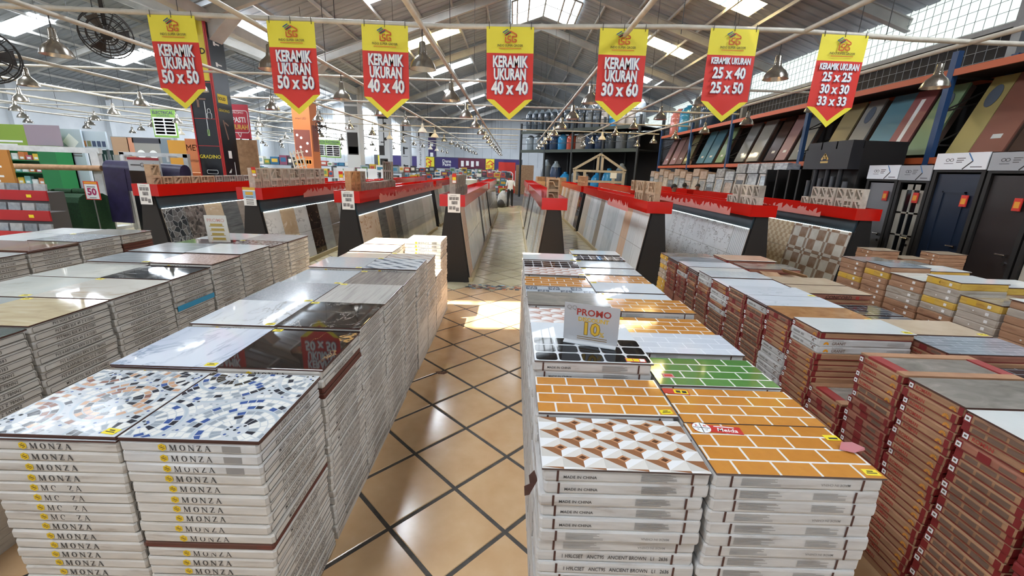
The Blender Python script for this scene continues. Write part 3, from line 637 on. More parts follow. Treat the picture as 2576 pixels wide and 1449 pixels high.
        for z in (-.005, .005):
            for x0, x1, y0, y1 in ((-X, X, -Y+.0008, -Y+.001), (X-.001, X-.0008, -Y, Y)): b.box(x0, x1, y0, y1, zc+z-.0008, zc+z+.0008)
        pr.append(('tile_edges', b))
    elif kind.startswith('b'):
        b = MB(); M = LEFT(-X, 0, zc)
        b.quad(*[M @ Vector(p) for p in ((.06, -h*.2, 0), (.085, -h*.2, 0), (.085, h*.2, 0), (.06, h*.2, 0))], 3)
        if seed % 2: b.quad(*[M @ Vector(p) for p in ((-.03, -h*.08, 0), (-.02, -h*.08, 0), (-.02, h*.08, 0), (-.03, h*.08, 0))], 3)
        if kind == 'by': b.quad(*[M @ Vector(p) for p in ((-.09, -h*.35, 0), (-.02, -h*.35, 0), (-.02, h*.35, 0), (-.09, h*.35, 0))], 2)
        pr.append(('side_print', b))
    mm = {'w50': [PRI, GOLD, DOTG], 'w60': [PRI, DOTG, BROWN]}.get(kind[:3], [CR, REDINK, ORSUN, STK, flat('block_print', '#6f5646', .8), DOTG])
    if kind in ('by',): mm = [CR, REDINK, flat('card_yellow', '#cfa632', .7), STK, PRI, DOTG]
    _CM[k] = (body, [(n_, b_.mesh(n_, mm)) for n_, b_ in pr]); return _CM[k]
CODES = ['PV3 NIAS BLK 49 Z K10383', 'PV3 KARPURO BRN 53 Z 7BNN2', 'MV3 VETTEL BLK 52 Z 5AN4BZ', 'PV3 GARUT DUE 46 Z K10283', 'PV3 SOGAJNU CFE 50 Z U9820', 'MVD 785ZI LRB 51 Z 7ZCCC']
CK_ = {'bare': (.494, .492, .030, flat('biscuit_brown', '#5a3527', .8)), 'w50': (.498, .496, .0445, CW), 'w50a': (.498, .496, .0445, CW2), 'w60': (.592, .318, .0505, CW2), 'roman': (.6, .288, .041, CK), 'kplain': (.6, .288, .041, CKR), 'kgrey': (.6, .288, .041, CK),
       'granit': (.6, .288, .05, CW2), 'red': (.6, .288, .041, CR), 'b40': (.42, .3, .06, CBR), 'bg': (.42, .3, .06, CG), 'by': (.42, .3, .06, CY), 'bk': (.42, .3, .055, CBR)}
NAMES = {'ba': 'bare_tile_pack', 'w5': 'tile_carton', 'w6': 'slim_tile_carton', 'ro': 'kraft_tile_carton', 'kp': 'kraft_tile_carton', 'kg': 'kraft_tile_carton', 'gr': 'kraft_tile_carton', 're': 'kraft_tile_carton', 'b4': 'brown_tile_carton', 'bg': 'brown_tile_carton', 'by': 'brown_tile_carton', 'bk': 'brown_tile_carton'}
WORD = {'bare': 'bare brown tile pack', 'w50': 'white carton', 'w50a': 'white carton', 'w60': 'strapped carton', 'roman': 'kraft carton', 'kplain': 'reddish carton', 'kgrey': 'kraft carton', 'granit': 'white carton', 'red': 'red carton', 'b40': 'brown carton', 'bg': 'greyish carton', 'by': 'yellow-marked carton', 'bk': 'brown carton'}
hidden = {}
def tile_geo(w, d, t=.009):
    b = MB(); c = .0015
    b.add([(-w/2, -d/2, 0), (w/2, -d/2, 0), (w/2, d/2, 0), (-w/2, d/2, 0), (-w/2, -d/2, t-c), (w/2, -d/2, t-c), (w/2, d/2, t-c), (-w/2, d/2, t-c)], [(3, 2, 1, 0), (0, 1, 5, 4), (1, 2, 6, 5), (2, 3, 7, 6), (3, 0, 4, 7)], 1)
    b.add([(-w/2, -d/2, t-c), (w/2, -d/2, t-c), (w/2, d/2, t-c), (-w/2, d/2, t-c), (-w/2+c, -d/2+c, t), (w/2-c, -d/2+c, t), (w/2-c, d/2-c, t), (-w/2+c, d/2-c, t)],
          [(0, 1, 5, 4), (1, 2, 6, 5), (2, 3, 7, 6), (3, 0, 4, 7), (4, 5, 6, 7)], 0); return b
_LT = {}
def loose(w, d, mat, edge=BROWN):
    k = (round(w, 3), round(d, 3), mat.name, edge.name)
    if k not in _LT: _LT[k] = tile_geo(w, d).mesh('loose_tile', [mat, edge])
    return _LT[k]
def stack(row, x0, x1, y0, y1, z, kinds, top, nm, nvis=22, ntile=1, jit=.006, tag=0, printm=None, edge=BROWN, seed=0, grp=''):
    """a pile of cartons with loose sample tiles on top; kinds = carton kinds from the top down"""
    r = random.Random(seed*13+5); cx, cy = (x0+x1)/2, (y0+y1)/2; w, d = x1-x0, y1-y0
    zt = z-.009*ntile; k = 0; zc = zt
    while zc > .012:
        kd = kinds[min(k, len(kinds)-1)]; h = CK_[kd][2]
        rest = zc-h
        if rest < .02: h = zc; rest = 0
        zc = rest
        if k < nvis:
            sd = (seed*3+(k//4 if kd == 'w50' else k)) % 6 if kd != 'w60' else (0 if k < 5 else 1 if k < 7 else 2 if k < 9 else 3) if seed % 2 == 0 else (3 if k % 3 else 1)
            body, prs = cm(kd, sd); bw, bd, bh = CK_[kd][:3]
            o = ob(NAMES[kd[:2]], body, None, (cx+r.uniform(-jit, jit), cy+r.uniform(-jit, jit)*.6, zc), (0, 0, r.uniform(-.006, .006)),
                   '%s, %s down, under the %s' % (WORD[kd], ORD[k+1], nm), 'carton', grp or 'tile cartons of the %s row' % row)
            sx = (w-.006)/bw; sy = (d-.008)/bd; o.scale = (sx, sy, h/bh)
            for n_, m_ in prs: ob(n_, m_, o, kind='stuff')
        else:
            hb = hidden.setdefault((row, kd), MB()); j = r.uniform(-.002, .002)
            hb.box(x0+.004+j, x1-.004+j, y0+.004, y1-.004, zc+.0006, zc+h-.0006)
        k += 1
    if top is None: return zt
    for i in range(ntile):
        j = (r.uniform(-.003, .003), r.uniform(-.003, .003)); last = i == ntile-1
        o = ob('loose_tile', loose(w-.004, d-.004, top, edge), None, (cx+j[0], cy+j[1], zt+.009*i), (0, 0, r.uniform(-.004, .004)),
               ('%s lying on top of its carton stack' % nm) if last else 'bare tile, %s down, beneath the %s' % (ORD[ntile-1-i], nm), 'tile')
        if last and printm is not None: ob('tile_print', printm, o, kind='stuff')
    if tag:
        tx = {1: x0+.035, 2: x1-.04}[abs(tag)]; ty = y0+.03 if tag > 0 else y1-.03
        b = MB().box(-.026, .026, -.016, .016, 0, .001, 0); b.box(-.018, .018, -.006, -.002, .001, .0014, 1); b.box(-.012, .01, .003, .008, .001, .0014, 1)
        ob('price_tag', b.mesh('price_tag', [TAGY, INK]), None, (tx, ty, z+.0004), (0, 0, r.uniform(-.2, .2)), 'small yellow price tag lying on the %s' % nm, 'price tag')
    return z
# ------------------------------------------------------------------ sample tile finishes
def fan_print(centers, pal, seed):
    # every spot of the tile belongs to the fan whose rim it is deepest in; rings of little stones, pale bands between
    r = random.Random(seed); b = MB(); z = .0094; L_ = .247
    own = lambda x, y: min(range(len(centers)), key=lambda i: math.hypot(x-centers[i][0], y-centers[i][1])-centers[i][2])
    def margin(x, y):
        q = sorted(math.hypot(x-c[0], y-c[1])-c[2] for c in centers); return q[1]-q[0]
    for ci, (cx, cy, R0, bands) in enumerate(centers):
        for k in range(12):
            a = r.uniform(0, 2*PI); q = .036*math.sqrt(r.random()); x, y = cx+q*math.cos(a), cy+q*math.sin(a)
            if abs(x) < L_-.008 and abs(y) < L_-.008: b.poly([(x+.006*math.cos(t*PI/3), y+.006*math.sin(t*PI/3), z) for t in range(6)], r.choice((0, 2, 3)))
        rr = .044; ring = 0
        while rr < .42:
            band = ring % 4 == 3; th = .036 if ring == 0 else .011 if band else .023
            n = max(8, int(2*PI*rr/(.013 if ring == 0 else .02 if band else .029)))
            for i in range(n):
                a0 = 2*PI*i/n+.37*ring; a1 = a0+2*PI/n*(1 if band else .86); am = (a0+a1)/2; rm = rr+th/2
                mx, my = cx+rm*math.cos(am), cy+rm*math.sin(am)
                if abs(mx) > L_ or abs(my) > L_ or own(mx, my) != ci: continue
                if margin(mx, my) < .022:
                    if r.random() < .75 and abs(mx) < L_-.008 and abs(my) < L_-.008: b.poly([(mx+.0065*math.cos(t*PI/3), my+.0048*math.sin(t*PI/3), z) for t in range(6)], r.choice((0, 2, 3, 2)))
                    continue
                P = [(cx+q*math.cos(a), cy+q*math.sin(a)) for q, a in ((rr+.001, a0), (rr+th-.001, a0), (rr+th-.001, a1), (rr+.001, a1))]
                P = [(max(-L_, min(L_, p[0])), max(-L_, min(L_, p[1])), z) for p in P]
                b.poly(P, 4 if band else (r.choice([0, 1, 1, 2]) if ring == 0 else r.choice(bands)))
            rr += th+.002; ring += 1
    return b.mesh('tile_print', pal)
FP = [flat('chip_'+c, c, .12) for c in ('#2a2d38', '#e2e0d8', '#98a0a6', '#3d568c', '#b3bdc4', '#c49b7c', '#8a5f50', '#3a4a63')]
PM_BLUE = fan_print([(.13, -.19, .16, [3, 1, 2, 0, 1, 1, 2, 1]), (.23, .22, .08, [0, 2, 1, 1]), (-.12, .22, .15, [3, 2, 0, 1, 1, 2, 1]), (-.24, -.16, .1, [0, 1, 3, 1])], FP, 3)
PM_BROWN = fan_print([(-.21, -.17, .13, [1, 5, 0, 1, 6, 1]), (.06, -.02, .12, [5, 6, 1, 1, 5, 0]), (.22, .2, .12, [1, 0, 5, 3, 1, 2]), (-.16, .22, .1, [5, 1, 6, 0, 1]), (.2, -.24, .08, [0, 3, 1])], FP, 8)
def pyramid_print(w, d, nx, ny, pal):
    b = MB(); z = .0094; a = w/nx/2; c = d/ny/2; X, Y = w/2-.004, d/2-.004
    def tri(pts, mi, dz=0):
        # clip to the tile by clamping
        q = [(max(-X, min(X, x)), max(-Y, min(Y, y)), z+dz) for x, y in pts]
        ar = sum(q[i][0]*q[(i+1) % len(q)][1]-q[(i+1) % len(q)][0]*q[i][1] for i in range(len(q)))
        if abs(ar) > 1e-6: b.poly(q if ar > 0 else q[::-1], mi)
    for j in range(-1, 2*ny+1):
        for i in range(-1, nx+1):
            x = -X+a+2*a*i+(a if j % 2 else 0); y = -Y+c*(j)+c*.2
            if x-a > X or x+a < -X or y-c > Y or y+c < -Y: continue
            tri([(x-a, y), (x, y), (x, y+c)], 0); tri([(x, y), (x+a, y), (x, y+c)], 1); tri([(x-a, y), (x, y-c), (x, y)], 2); tri([(x, y-c), (x+a, y), (x, y)], 3)
            if abs(x) < X-.02 and abs(y) < Y-.012:
                for s, mi, dz in ((.36, 4, .0001), (.2, 5, .0002)): tri([(x-a*s, y), (x, y-c*s), (x+a*s, y), (x, y+c*s)], mi, dz)
    return b.mesh('tile_print', pal)
PYP = [flat('py_'+c, c, .15) for c in ('#d9d3ca', '#c9c3ba', '#8f6243', '#e7e6e4', '#b98560', '#5d3d2b')]
PM_PYR = pyramid_print(.592, .326, 4, 3, PYP)
PM_PYR2 = pyramid_print(.592, .326, 4, 3, [flat('py2_'+c, c, .15) for c in ('#e3d9d3', '#d8cbc4', '#c39a8b', '#efedeb', '#dcc3b8', '#b28a7c')])
def rsq_print(w, d, nx, ny, mi):
    b = MB(); sx, sy = w/nx, d/ny
    for i in range(nx):
        for j in range(ny):
            x, y = -w/2+sx*(i+.5), -d/2+sy*(j+.5); hx, hy, c = sx*.46, sy*.44, sy*.16; P = []
            for qx, qy, a0 in ((hx-c, hy-c, 0), (-hx+c, hy-c, PI/2), (-hx+c, -hy+c, PI), (hx-c, -hy+c, 1.5*PI)):
                P += [(x+qx+c*math.cos(a0+t*PI/6), y+qy+c*math.sin(a0+t*PI/6), .0094) for t in range(4)]
            b.poly(P)
    return b.mesh('tile_print', [mi])
PM_BLK = rsq_print(.58, .3, 5, 3, T['gloss_black']); PM_BLK2 = rsq_print(.58, .3, 6, 3, flat('black_red', '#2a1214', .04))
def wave_print(pal, seed):
    r = random.Random(seed); b = MB()
    for j in range(8):
        for i in range(-1, 4):
            x = -.25+.16*i+(.08 if j % 2 else 0); y = -.22+.0625*j; up_ = []; dn = []
            for k in range(9):
                t = k/8; X_ = max(-.245, min(.245, x+.16*t)); s = math.sin(PI*t)
                up_.append((X_, min(.245, y+.028*s+.02*math.sin(2*PI*t)), .0094)); dn.append((X_, max(-.245, y-.022*s+.02*math.sin(2*PI*t)), .0094))
            b.poly(dn+up_[::-1][1:-1], (i+j*2) % 3)
    return b.mesh('tile_print', pal)
PM_WAVE = wave_print([flat('wv_'+c, c, .1) for c in ('#6f7780', '#a4abb2', '#c3c8cc')], 1); PM_WAVE2 = wave_print([flat('wv_'+c, c, .1) for c in ('#d2beae', '#e0d6cc', '#c7b8ad')], 2)
def deco_print():
    b = MB(); s = .097
    for i in range(6):
        for j in range(3):
            x, y = -.2425+s*i, -.097+s*j
            if (i+j) % 2 == 0:
                b.poly([(x-s/2, y-s/2, .0093), (x+s/2, y-s/2, .0093), (x+s/2, y+s/2, .0093), (x-s/2, y+s/2, .0093)], 0)
                for a in range(8): A = a*PI/4; stroke(b, Matrix.Translation((x, y, .0095)), [(.012*math.cos(A), .5+.012*math.sin(A), .04*math.cos(A+.25), .5+.04*math.sin(A+.25), .006)], 0, 1, 1)
            else: b.poly([(x-s/2+.001, y-s/2+.001, .0093), (x+s/2-.001, y-s/2+.001, .0093), (x+s/2-.001, y+s/2-.001, .0093), (x-s/2+.001, y+s/2-.001, .0093)], 2)
    return b.mesh('tile_print', [flat('deco_dark', '#4f5a66', .2), flat('deco_light', '#d3d8dc', .2), flat('deco_mid', '#a8b2bb', .2)])
PM_DECO = deco_print()
tG = flat('tile_gap_white', '#d5d9dc', .12)
m_gold = marble('gold_vein_black', '#1c1816', '#2e2723', '#c79a5e', 1.5, (1.3, .8, 1), .5, .008, 2.2, rough=.03)
m_blkbr = marble('black_brown', '#191513', '#2f2824', '#9b948d', 5, (1, 1, 1), .2, .015, 1, rough=.04)
m_blue1 = marble('blue_vein', '#c3cbd8', '#dbe0e7', '#7e8fa6', 1.5, (1.9, .8, 1), .8, .035, 2.6, rough=.03, amt=.8)
m_blue2 = marble('grey_vein', '#ccd2d8', '#dfe2e4', '#96918c', 1.6, (2.0, .8, 1), .9, .03, 2.2, rough=.03, amt=.8)
m_wood1 = grain('wood_light_grey', [(.3, '#a9a59f'), (.5, '#bcb8b1'), (.7, '#c6c2bb')], 4, (12, .8, 1), rough=.14, dist=.6, rot=.25)
m_wood2 = grain('wood_dark_grey', [(.3, '#6a635e'), (.5, '#8b837c'), (.7, '#a19992')], 4, (12, .8, 1), rough=.16, dist=.6, rot=.25)
m_speck = grain('speckle_grey', [(.35, '#8a8d92'), (.6, '#a3a6aa'), (.75, '#b9bbbe')], 90, rough=.12)
m_plain = grain('plain_lightgrey', [(.3, '#bcc1c4'), (.7, '#c7cbce')], 40, rough=.05)
m_cream = grain('plain_cream', [(.3, '#e6d6c0'), (.7, '#efe3d2')], 10, rough=.06)
m_trav = grain('travertine', [(.3, '#b9a684'), (.5, '#cbb994'), (.7, '#d7c9aa')], 3, (1.2, 5, 1), rough=.05, dist=1, rot=.5)
m_greeng = grain('green_grey', [(.3, '#a3aaa6'), (.7, '#b9bfba')], 2, rough=.05)
m_ivory = marble('ivory', '#d0d2c8', '#dcdcd2', '#b3ae9e', 1.5, (1, 1.5, 1), .7, .05, 1.5, rough=.04, amt=.5)
m_arp = marble('beige_marble', '#cfc8ba', '#d9d4c8', '#b79f82', 1.2, (1, 2, 1), .6, .06, 1.5, rough=.03, amt=.6)
m_blkm = marble('black_marble', '#1b1b1d', '#333437', '#b9b9b9', 2.4, (1, 2.2, 1), .9, .012, 1.5, rough=.03)
m_pink = grain('pink_speckle', [(.35, '#8f7367'), (.5, '#b29487'), (.68, '#cbb3a8')], 70, rough=.2)
m_whitet = grain('white_plain', [(.3, '#dfe5e4'), (.7, '#e9eeed')], 6, rough=.05)
m_gran = grain('granite_bw', [(.38, '#3c3a39'), (.5, '#84807c'), (.62, '#c9c6c1')], 36, rough=.12)
m_gry2 = grain('grey_cement', [(.3, '#a8aaa7'), (.7, '#b9bbb7')], 9, rough=.2)
m_slate = grain('slate_grey', [(.3, '#7f878c'), (.6, '#98a0a4'), (.8, '#b0b6b8')], 4, (1, 3, 1), rough=.12, dist=1)
m_dkred = marble('dark_red_glossy', '#2b2726', '#3f3836', '#7a3a30', 3, width=.05, rough=.05)
m_brgr = grain('brown_green_glossy', [(.3, '#6f3f2a'), (.5, '#8b5a3c'), (.65, '#6f7a55')], 2, rough=.04, dist=1)
m_dkgrn = grain('dark_green_grey', [(.3, '#4b5451'), (.7, '#666e6a')], 4, rough=.1)
m_org = brickmat('orange_brick', '#bf7f35', '#c98a40', '#e6e0d8', .145, .0785, .0045)
m_grn = brickmat('green_brick', '#4f7f3d', '#5b8a46', '#dfe4da', .145, .0785, .0045)
m_wbr = brickmat('white_brick', '#ccd2da', '#d7dce3', '#e9edf2', .15, .0785, .003)
m_gbr = brickmat('grey_brick', '#bfc6c8', '#c9cfd1', '#dfe3e4', .15, .055, .0025)
m_gloss = grain('white_gloss', [(.3, '#d6dde2'), (.7, '#e3e8ec')], 2, rough=.02)
m_wmar = marble('white_marble_grey', '#d3d8dd', '#e0e4e8', '#aab1b8', 2, (1, 3, 1), .1, .02, 1, rough=.03, amt=.6)
m_brst = grain('brown_stone', [(.3, '#9c7048'), (.6, '#b4865b'), (.8, '#c49b72')], 9, rough=.06, dist=.6)
m_gst = grain('grey_stone', [(.3, '#7a756c'), (.6, '#938d83'), (.8, '#a9a299')], 6, (1, 2, 1), rough=.12, dist=.8)
m_off = grain('offwhite_plain', [(.3, '#cfd2ce'), (.7, '#dadcd8')], 5, rough=.07)
m_beig = grain('beige_plain', [(.3, '#b9a48a'), (.7, '#c6b298')], 8, rough=.15)
m_dkbr = brickmat('dark_brick', '#2b2c2f', '#37383b', '#8d9196', .16, .06, .003)
m_slbr = brickmat('slate_strips', '#7e878d', '#959da2', '#b7bec2', .15, .04, .002)
# ------------------------------------------------------------------ left aisle row
xa, xb, xc = -1.885, -1.38, -.875
L1 = [(1.295, 1.795, .985), (1.822, 2.33, .997), (2.337, 2.815, 1.012), (2.82, 3.325, 1.008), (3.336, 3.81, 1.0), (3.83, 4.31, 1.02), (4.325, 4.82, .975)]
tops1 = [(flat('mosaic_grout', '#c3c7c9', .15), 'blue and grey fan mosaic tile', PM_BLUE, 2), (m_gold, 'black tile with gold veins', None, 1), (m_blkbr, 'black-brown flecked marble tile', None, 1), (m_wood1, 'pale grey wood-grain tile', None, 1), (m_wood2, 'dark grey wood-grain tile', None, 1), (tG, 'grey leaf-wave tile', PM_WAVE, 1), (flat('tile_gap_cream', '#e6dfd8', .12), 'beige leaf-wave tile', PM_WAVE2, 1)]
tops0 = [(flat('mosaic_grout', '#c3c7c9', .15), 'brown and blue fan mosaic tile', PM_BROWN, 3), (m_blue1, 'blue-veined white marble tile', None, 2), (m_blue2, 'grey-brown-veined white marble tile', None, 1), (m_speck, 'grey speckled tile', None, 1), (m_plain, 'plain light grey tile by the dark wood-grain one', None, 1), (m_plain, 'plain light grey tile by the grey wave one', None, 1), (m_cream, 'cream tile by the beige wave one', None, 1)]
for k, (y0, y1, z) in enumerate(L1):
    mt, nm, pm, nt_ = tops1[k]
    stack('left aisle', xb+.003, xc, y0, y1, z, ['w50a']*3+['w50']*7+['bare', 'w50'] if k == 0 else ['w50', 'w50', 'bare', 'bare', 'w50'] if k == 1 else ['w50'], mt, nm, 22 if k < 5 else 13, nt_ if k else 2, printm=pm, tag=-1 if k else 0, seed=k+1)
    mt, nm, pm, nt_ = tops0[k]
    stack('left aisle', xa, xb-.003, y0+.002, y1-.002, z-.004 if k else .983, ['w50'], mt, nm, 22 if k == 0 else 1, nt_, printm=pm, tag=2, seed=k+20)
stack('left aisle', xb+.003, xc, 4.85, 5.25, .70, ['w50'], m_whitet, 'white tile on the low stack before the end', 8, 1, seed=31)
stack('left aisle', xb+.03, xc-.01, 5.275, 5.775, 1.045, ['w50a']*3+['w50'], None, 'bare top ending the left aisle row', 14, 0, seed=32)
stack('left aisle', xa, xb-.003, 4.85, 5.3, .98, ['w50'], m_whitet, 'white tile beside the low stack', 1, 1, seed=33)
stack('left aisle', xa, xb-.003, 5.32, 5.8, .985, ['w50'], m_cream, 'cream end tile of the left aisle row', 1, 1, seed=34)
# loose bare tiles sandwiched low in the front stack are part of its look
# second row on the left
E2 = [.5, 1.02, 1.54, 2.052, 2.522, 3.005, 3.44, 3.84, 4.33, 4.69, 5.165]
t2 = [(m_ivory, 'ivory tile nearest in the second left row'), (m_greeng, 'green-grey tile of the second left row'), (m_dkgrn, 'dark green-grey tile'), (m_trav, 'travertine striped tile'), (m_arp, 'beige marble tile with bright glare'), (m_blkm, 'black marble tile with white flecks'), (m_pink, 'pink-brown speckled tile'), (m_whitet, 'plain white tile before the granite one'), (m_gran, 'black and white granite tile'), (m_gry2, 'grey cement tile with brown edge')]
t20 = [(m_ivory, 'ivory tile far left in front'), (m_greeng, 'green-grey tile at far left'), (m_greeng, 'green-grey tile beside the dark green-grey one'), (m_greeng, 'green-grey tile beside the travertine one'), (m_ivory, 'ivory veined tile beside the beige marble one'), (m_ivory, 'ivory tile beside the black marble one'), (m_slate, 'slate grey tile beside the pink speckled one'), (m_slate, 'slate grey tile beside the plain white one'), (m_dkred, 'dark tile with red glints beside the granite one'), (m_whitet, 'white tile beside the grey cement one')]
for k in range(10):
    z = [1.05, 1.06, 1.065, 1.075, 1.078, 1.08, 1.1, 1.11, 1.09, 1.09][k]
    if k == 5:
        stack('second left', -3.02, -2.5, E2[k]+.005, E2[k+1]-.005, z, ['w50'], *t2[k], 10, 1, seed=k+40)
    else: stack('second left', -3.02, -2.5, E2[k]+.005, E2[k+1]-.005, z, ['w50'], *t2[k], 12 if k < 6 else 9, 2 if k == 9 else 1, seed=(k+40 if k > 3 else 40+6*(k//1)), tag=-1 if k in (3, 4, 8) else 0)
    stack('second left', -3.55, -3.03, E2[k]+.005, E2[k+1]-.005, z-.004, ['w50'], *t20[k], 0, 1, seed=k+60, tag=2 if k in (4, 6) else 0)
ob('carton_band', MB().box(-2.4995, -2.4975, 3.02, 3.42, .825, .865).mesh('carton_band', [flat('band_blue', '#2d8fb5', .5)]), None, label='bright blue tile carton end in the second left row', cat='carton label')
# third row on the left
E3 = [2.7, 3.17, 3.645, 4.11, 4.57, 4.98]
t3 = [(m_gry2, 'grey tile nearest in the third left row'), (m_gry2, 'grey tile second in the third left row'), (m_brgr, 'glossy brown and green tile'), (m_slate, 'blue-grey tile of the third left row'), (m_gst, 'grey-brown tile over a few cartons')]
t30 = [(m_brgr, 'brown glossy tile at far left front'), (m_brgr, 'brown glossy tile at far left'), (m_brgr, 'brown tile beside the glossy brown and green one'), (m_whitet, 'cream-white tile beside the blue-grey one'), (m_gry2, 'light grey end tile, third left row')]
for k in range(5):
    if k == 4:
        z0 = stack('third left', -4.77, -4.25, E3[k]+.005, E3[k+1]-.005, 1.115, ['w50', 'w50', 'bare', 'bare', 'bare', 'bare', 'bare', 'w50'], *t3[k], 7, 1, seed=81)
    else: stack('third left', -4.77, -4.25, E3[k]+.005, E3[k+1]-.005, [1.09, 1.1, 1.115, 1.12][k], ['w50'], *t3[k], 7, 3 if k == 2 else 1, seed=k+80, tag=-1 if k == 3 else 0)
    stack('third left', -5.3, -4.78, E3[k]+.005, E3[k+1]-.005, 1.11, ['w50'], *t30[k], 0, 1, seed=k+90)
# ------------------------------------------------------------------ right aisle row, 60 x 30 tiles
R1a = [(1.245, 1.56, .952, PYP[3], 'brown and white pyramid-pattern tile', PM_PYR, 12), (1.575, 1.9, .966, m_org, 'orange brick-pattern tile behind the pyramid one', None, 4), (1.91, 2.215, 1.045, tG, 'black rounded-square tile near the promo sign', PM_BLK, 3), (2.225, 2.5, 1.03, m_gloss, 'white tile behind the promo sign', None, 2),
       (2.52, 2.83, 1.015, PYP[0], 'pale pyramid tile in a torn open carton', PM_PYR2, 3), (2.86, 3.2, 1.03, m_gst, 'grey tile framed by its opened carton', None, 3), (3.26, 3.58, .97, tG, 'grey patchwork deco tile', PM_DECO, 2), (3.6, 3.93, .97, m_org, 'orange brick tile behind the deco one', None, 2), (3.95, 4.24, .99, PYP[3], 'pinkish pyramid-pattern tile', PM_PYR2, 2), (4.26, 4.57, .99, tG, 'black and red rounded-square tile, on the aisle side', PM_BLK2, 2), (4.6, 4.98, 1.0, m_whitet, 'plain white aisle-side end tile', None, 2)]
R1b = [(1.24, 1.545, .955, m_org, 'nearest orange brick-pattern tile', None, 12), (1.55, 1.84, .957, m_org, 'second orange brick-pattern tile with a red sticker', None, 3), (1.855, 2.17, .965, m_grn, 'green brick-pattern tile', None, 4), (2.19, 2.5, .985, m_wbr, 'white brick-pattern tile behind the green one', None, 3), (2.53, 2.84, .965, m_org, 'orange brick tile behind the white brick one', None, 3), (2.87, 3.18, 1.0, m_org, 'raised orange brick tile above a carton edge', None, 3), (3.2, 3.47, .96, m_gloss, 'glossy white tile mirroring the roof', None, 2), (3.49, 3.82, .965, m_gloss, 'second glossy white tile mirroring the roof', None, 2), (3.86, 4.14, .955, m_org, 'farthest orange brick tile', None, 2), (4.16, 4.43, .96, m_gbr, 'grey-white narrow brick tile', None, 2), (4.45, 4.79, .965, m_gbr, 'farther grey-white narrow brick tile', None, 2), (4.82, 5.07, .975, tG, 'black rounded-square tile at the far end', PM_BLK2, 2), (5.09, 5.37, .985, m_whitet, 'plain white tile ending the right aisle row', None, 2)]
for X0, X1, lst, s0 in ((.132, .725, R1a, 0), (.737, 1.335, R1b, 1)):
    for k, (y0, y1, z, mt, nm, pm, nv) in enumerate(lst):
        stack('right aisle', X0, X1, y0, y1, z, ['w60'], mt, nm, nv if s0 or k == 0 else max(nv, 7), 1, printm=pm, seed=2*k+s0 if k else s0, tag={0: 2, 2: 0, 3: 0}.get(k, -1) if s0 else (2 if k in (1, 8, 10) else 0), jit=.009, edge=flat('biscuit_dark', '#5b4a44', .7))
# promo card standing on the tiles
cdm = flat('card_silver', '#b9b8b9', .25)
pr_ = thing('promo_card', 'silver promo card standing on the white tile, 10 percent discount', 'sign', (.44, 2.13, 1.051), (.1, 0, -.33))
b = MB().box(-.145, .145, -.002, .002, 0.01, .225); ob('card', b.mesh('card', [cdm]), pr_)
ob('stand', MB().box(-.14, .14, -.03, .05, 0, .006).mesh('stand', [flat('acrylic', '#d5d8da', .1)]), pr_)
b = MB(); b.text('QQ', FRONT(-.105, -.0032, .2), .034, mi=3); b.text('PROMO', FRONT(.012, -.0032, .178), .052, mi=0, bold=.02); b.text('DISCOUNT', FRONT(.012, -.0032, .138), .032, mi=1, bold=.03)
b.text('10', FRONT(.0, -.0028, .083), .098, mi=2, bold=.06); b.text('10', FRONT(.0, -.0034, .083), .098, mi=1, bold=.025); b.text('%', FRONT(.06, -.0034, .06), .04, mi=1, bold=.02)
for i in range(2): b.box(-.07, .09, -.0032, -.003, .034-.012*i, .038-.012*i, 2)
ob('card_print', b.mesh('card_print', [REDINK, flat('promo_gold', '#d9ae3a', .4), flat('promo_shadow', '#8a6a3c', .5), DOTG]), pr_)
# stickers on the right aisle row
def card(name, x, y, z, w, d, rz, cols, label, draw=None, cat='sticker'):
    b = MB().box(-w/2, w/2, -d/2, d/2, 0, .0012, 0)
    if draw: draw(b)
    return ob(name, b.mesh(name, cols), None, (x, y, z), (0, 0, rz), label, cat)
TOP = lambda x, y, z: face((x, y, z), (1, 0, 0), (0, 1, 0))
def meida(b):
    b.lathe([(.0005, .0014), (.036, .0014)], 20, (-.062, 0, 0), 1); b.text('Meida', TOP(.035, -.006, .0018), .034, mi=1, bold=.015, shear=.2); b.box(-.0635, -.0605, -.034, .034, .0015, .0018, 2); b.box(-.096, -.028, -.0015, .0015, .0015, .0018, 2)
    b.box(-.01, .07, .014, .02, .0014, .0017, 1); b.text('JL', TOP(-.078, .014, .0018), .016, mi=0, bold=.03); b.text('BI', TOP(-.046, .014, .0018), .016, mi=0, bold=.03); b.text('X', TOP(-.078, -.014, .0018), .016, mi=2); b.text('V', TOP(-.046, -.014, .0018), .016, mi=2)
card('sticker', .86, 1.505, .9562, .19, .05, -.1, [flat('sticker_red', '#c3352c', .35), WHITE, INK], 'red Meida sticker with a white circle on the orange tiles'.replace(' Meida', ''), meida)
card('sticker', .80, 1.80, .9582, .12, .045, -.12, [flat('sticker_red', '#c3352c', .35), TAGY, INK], 'red and yellow discount sticker below the green brick tile', lambda b: (b.box(-.01, .055, -.018, .018, .0012, .0016, 1), b.box(0, .02, -.01, .01, .0016, .002, 2), b.box(.028, .048, -.01, .01, .0016, .002, 2)))
card('sticker', .64, 1.945, 1.0455, .1, .04, -.05, [flat('sticker_red', '#c3352c', .35), TAGY, WHITE], 'red and yellow price sticker on the black rounded-square tile', lambda b: (b.box(-.045, -.016, -.015, .015, .0012, .0016, 1), b.box(-.012, .016, -.015, .015, .0012, .0016, 1), b.box(.02, .045, -.015, .015, .0012, .0016, 2)))
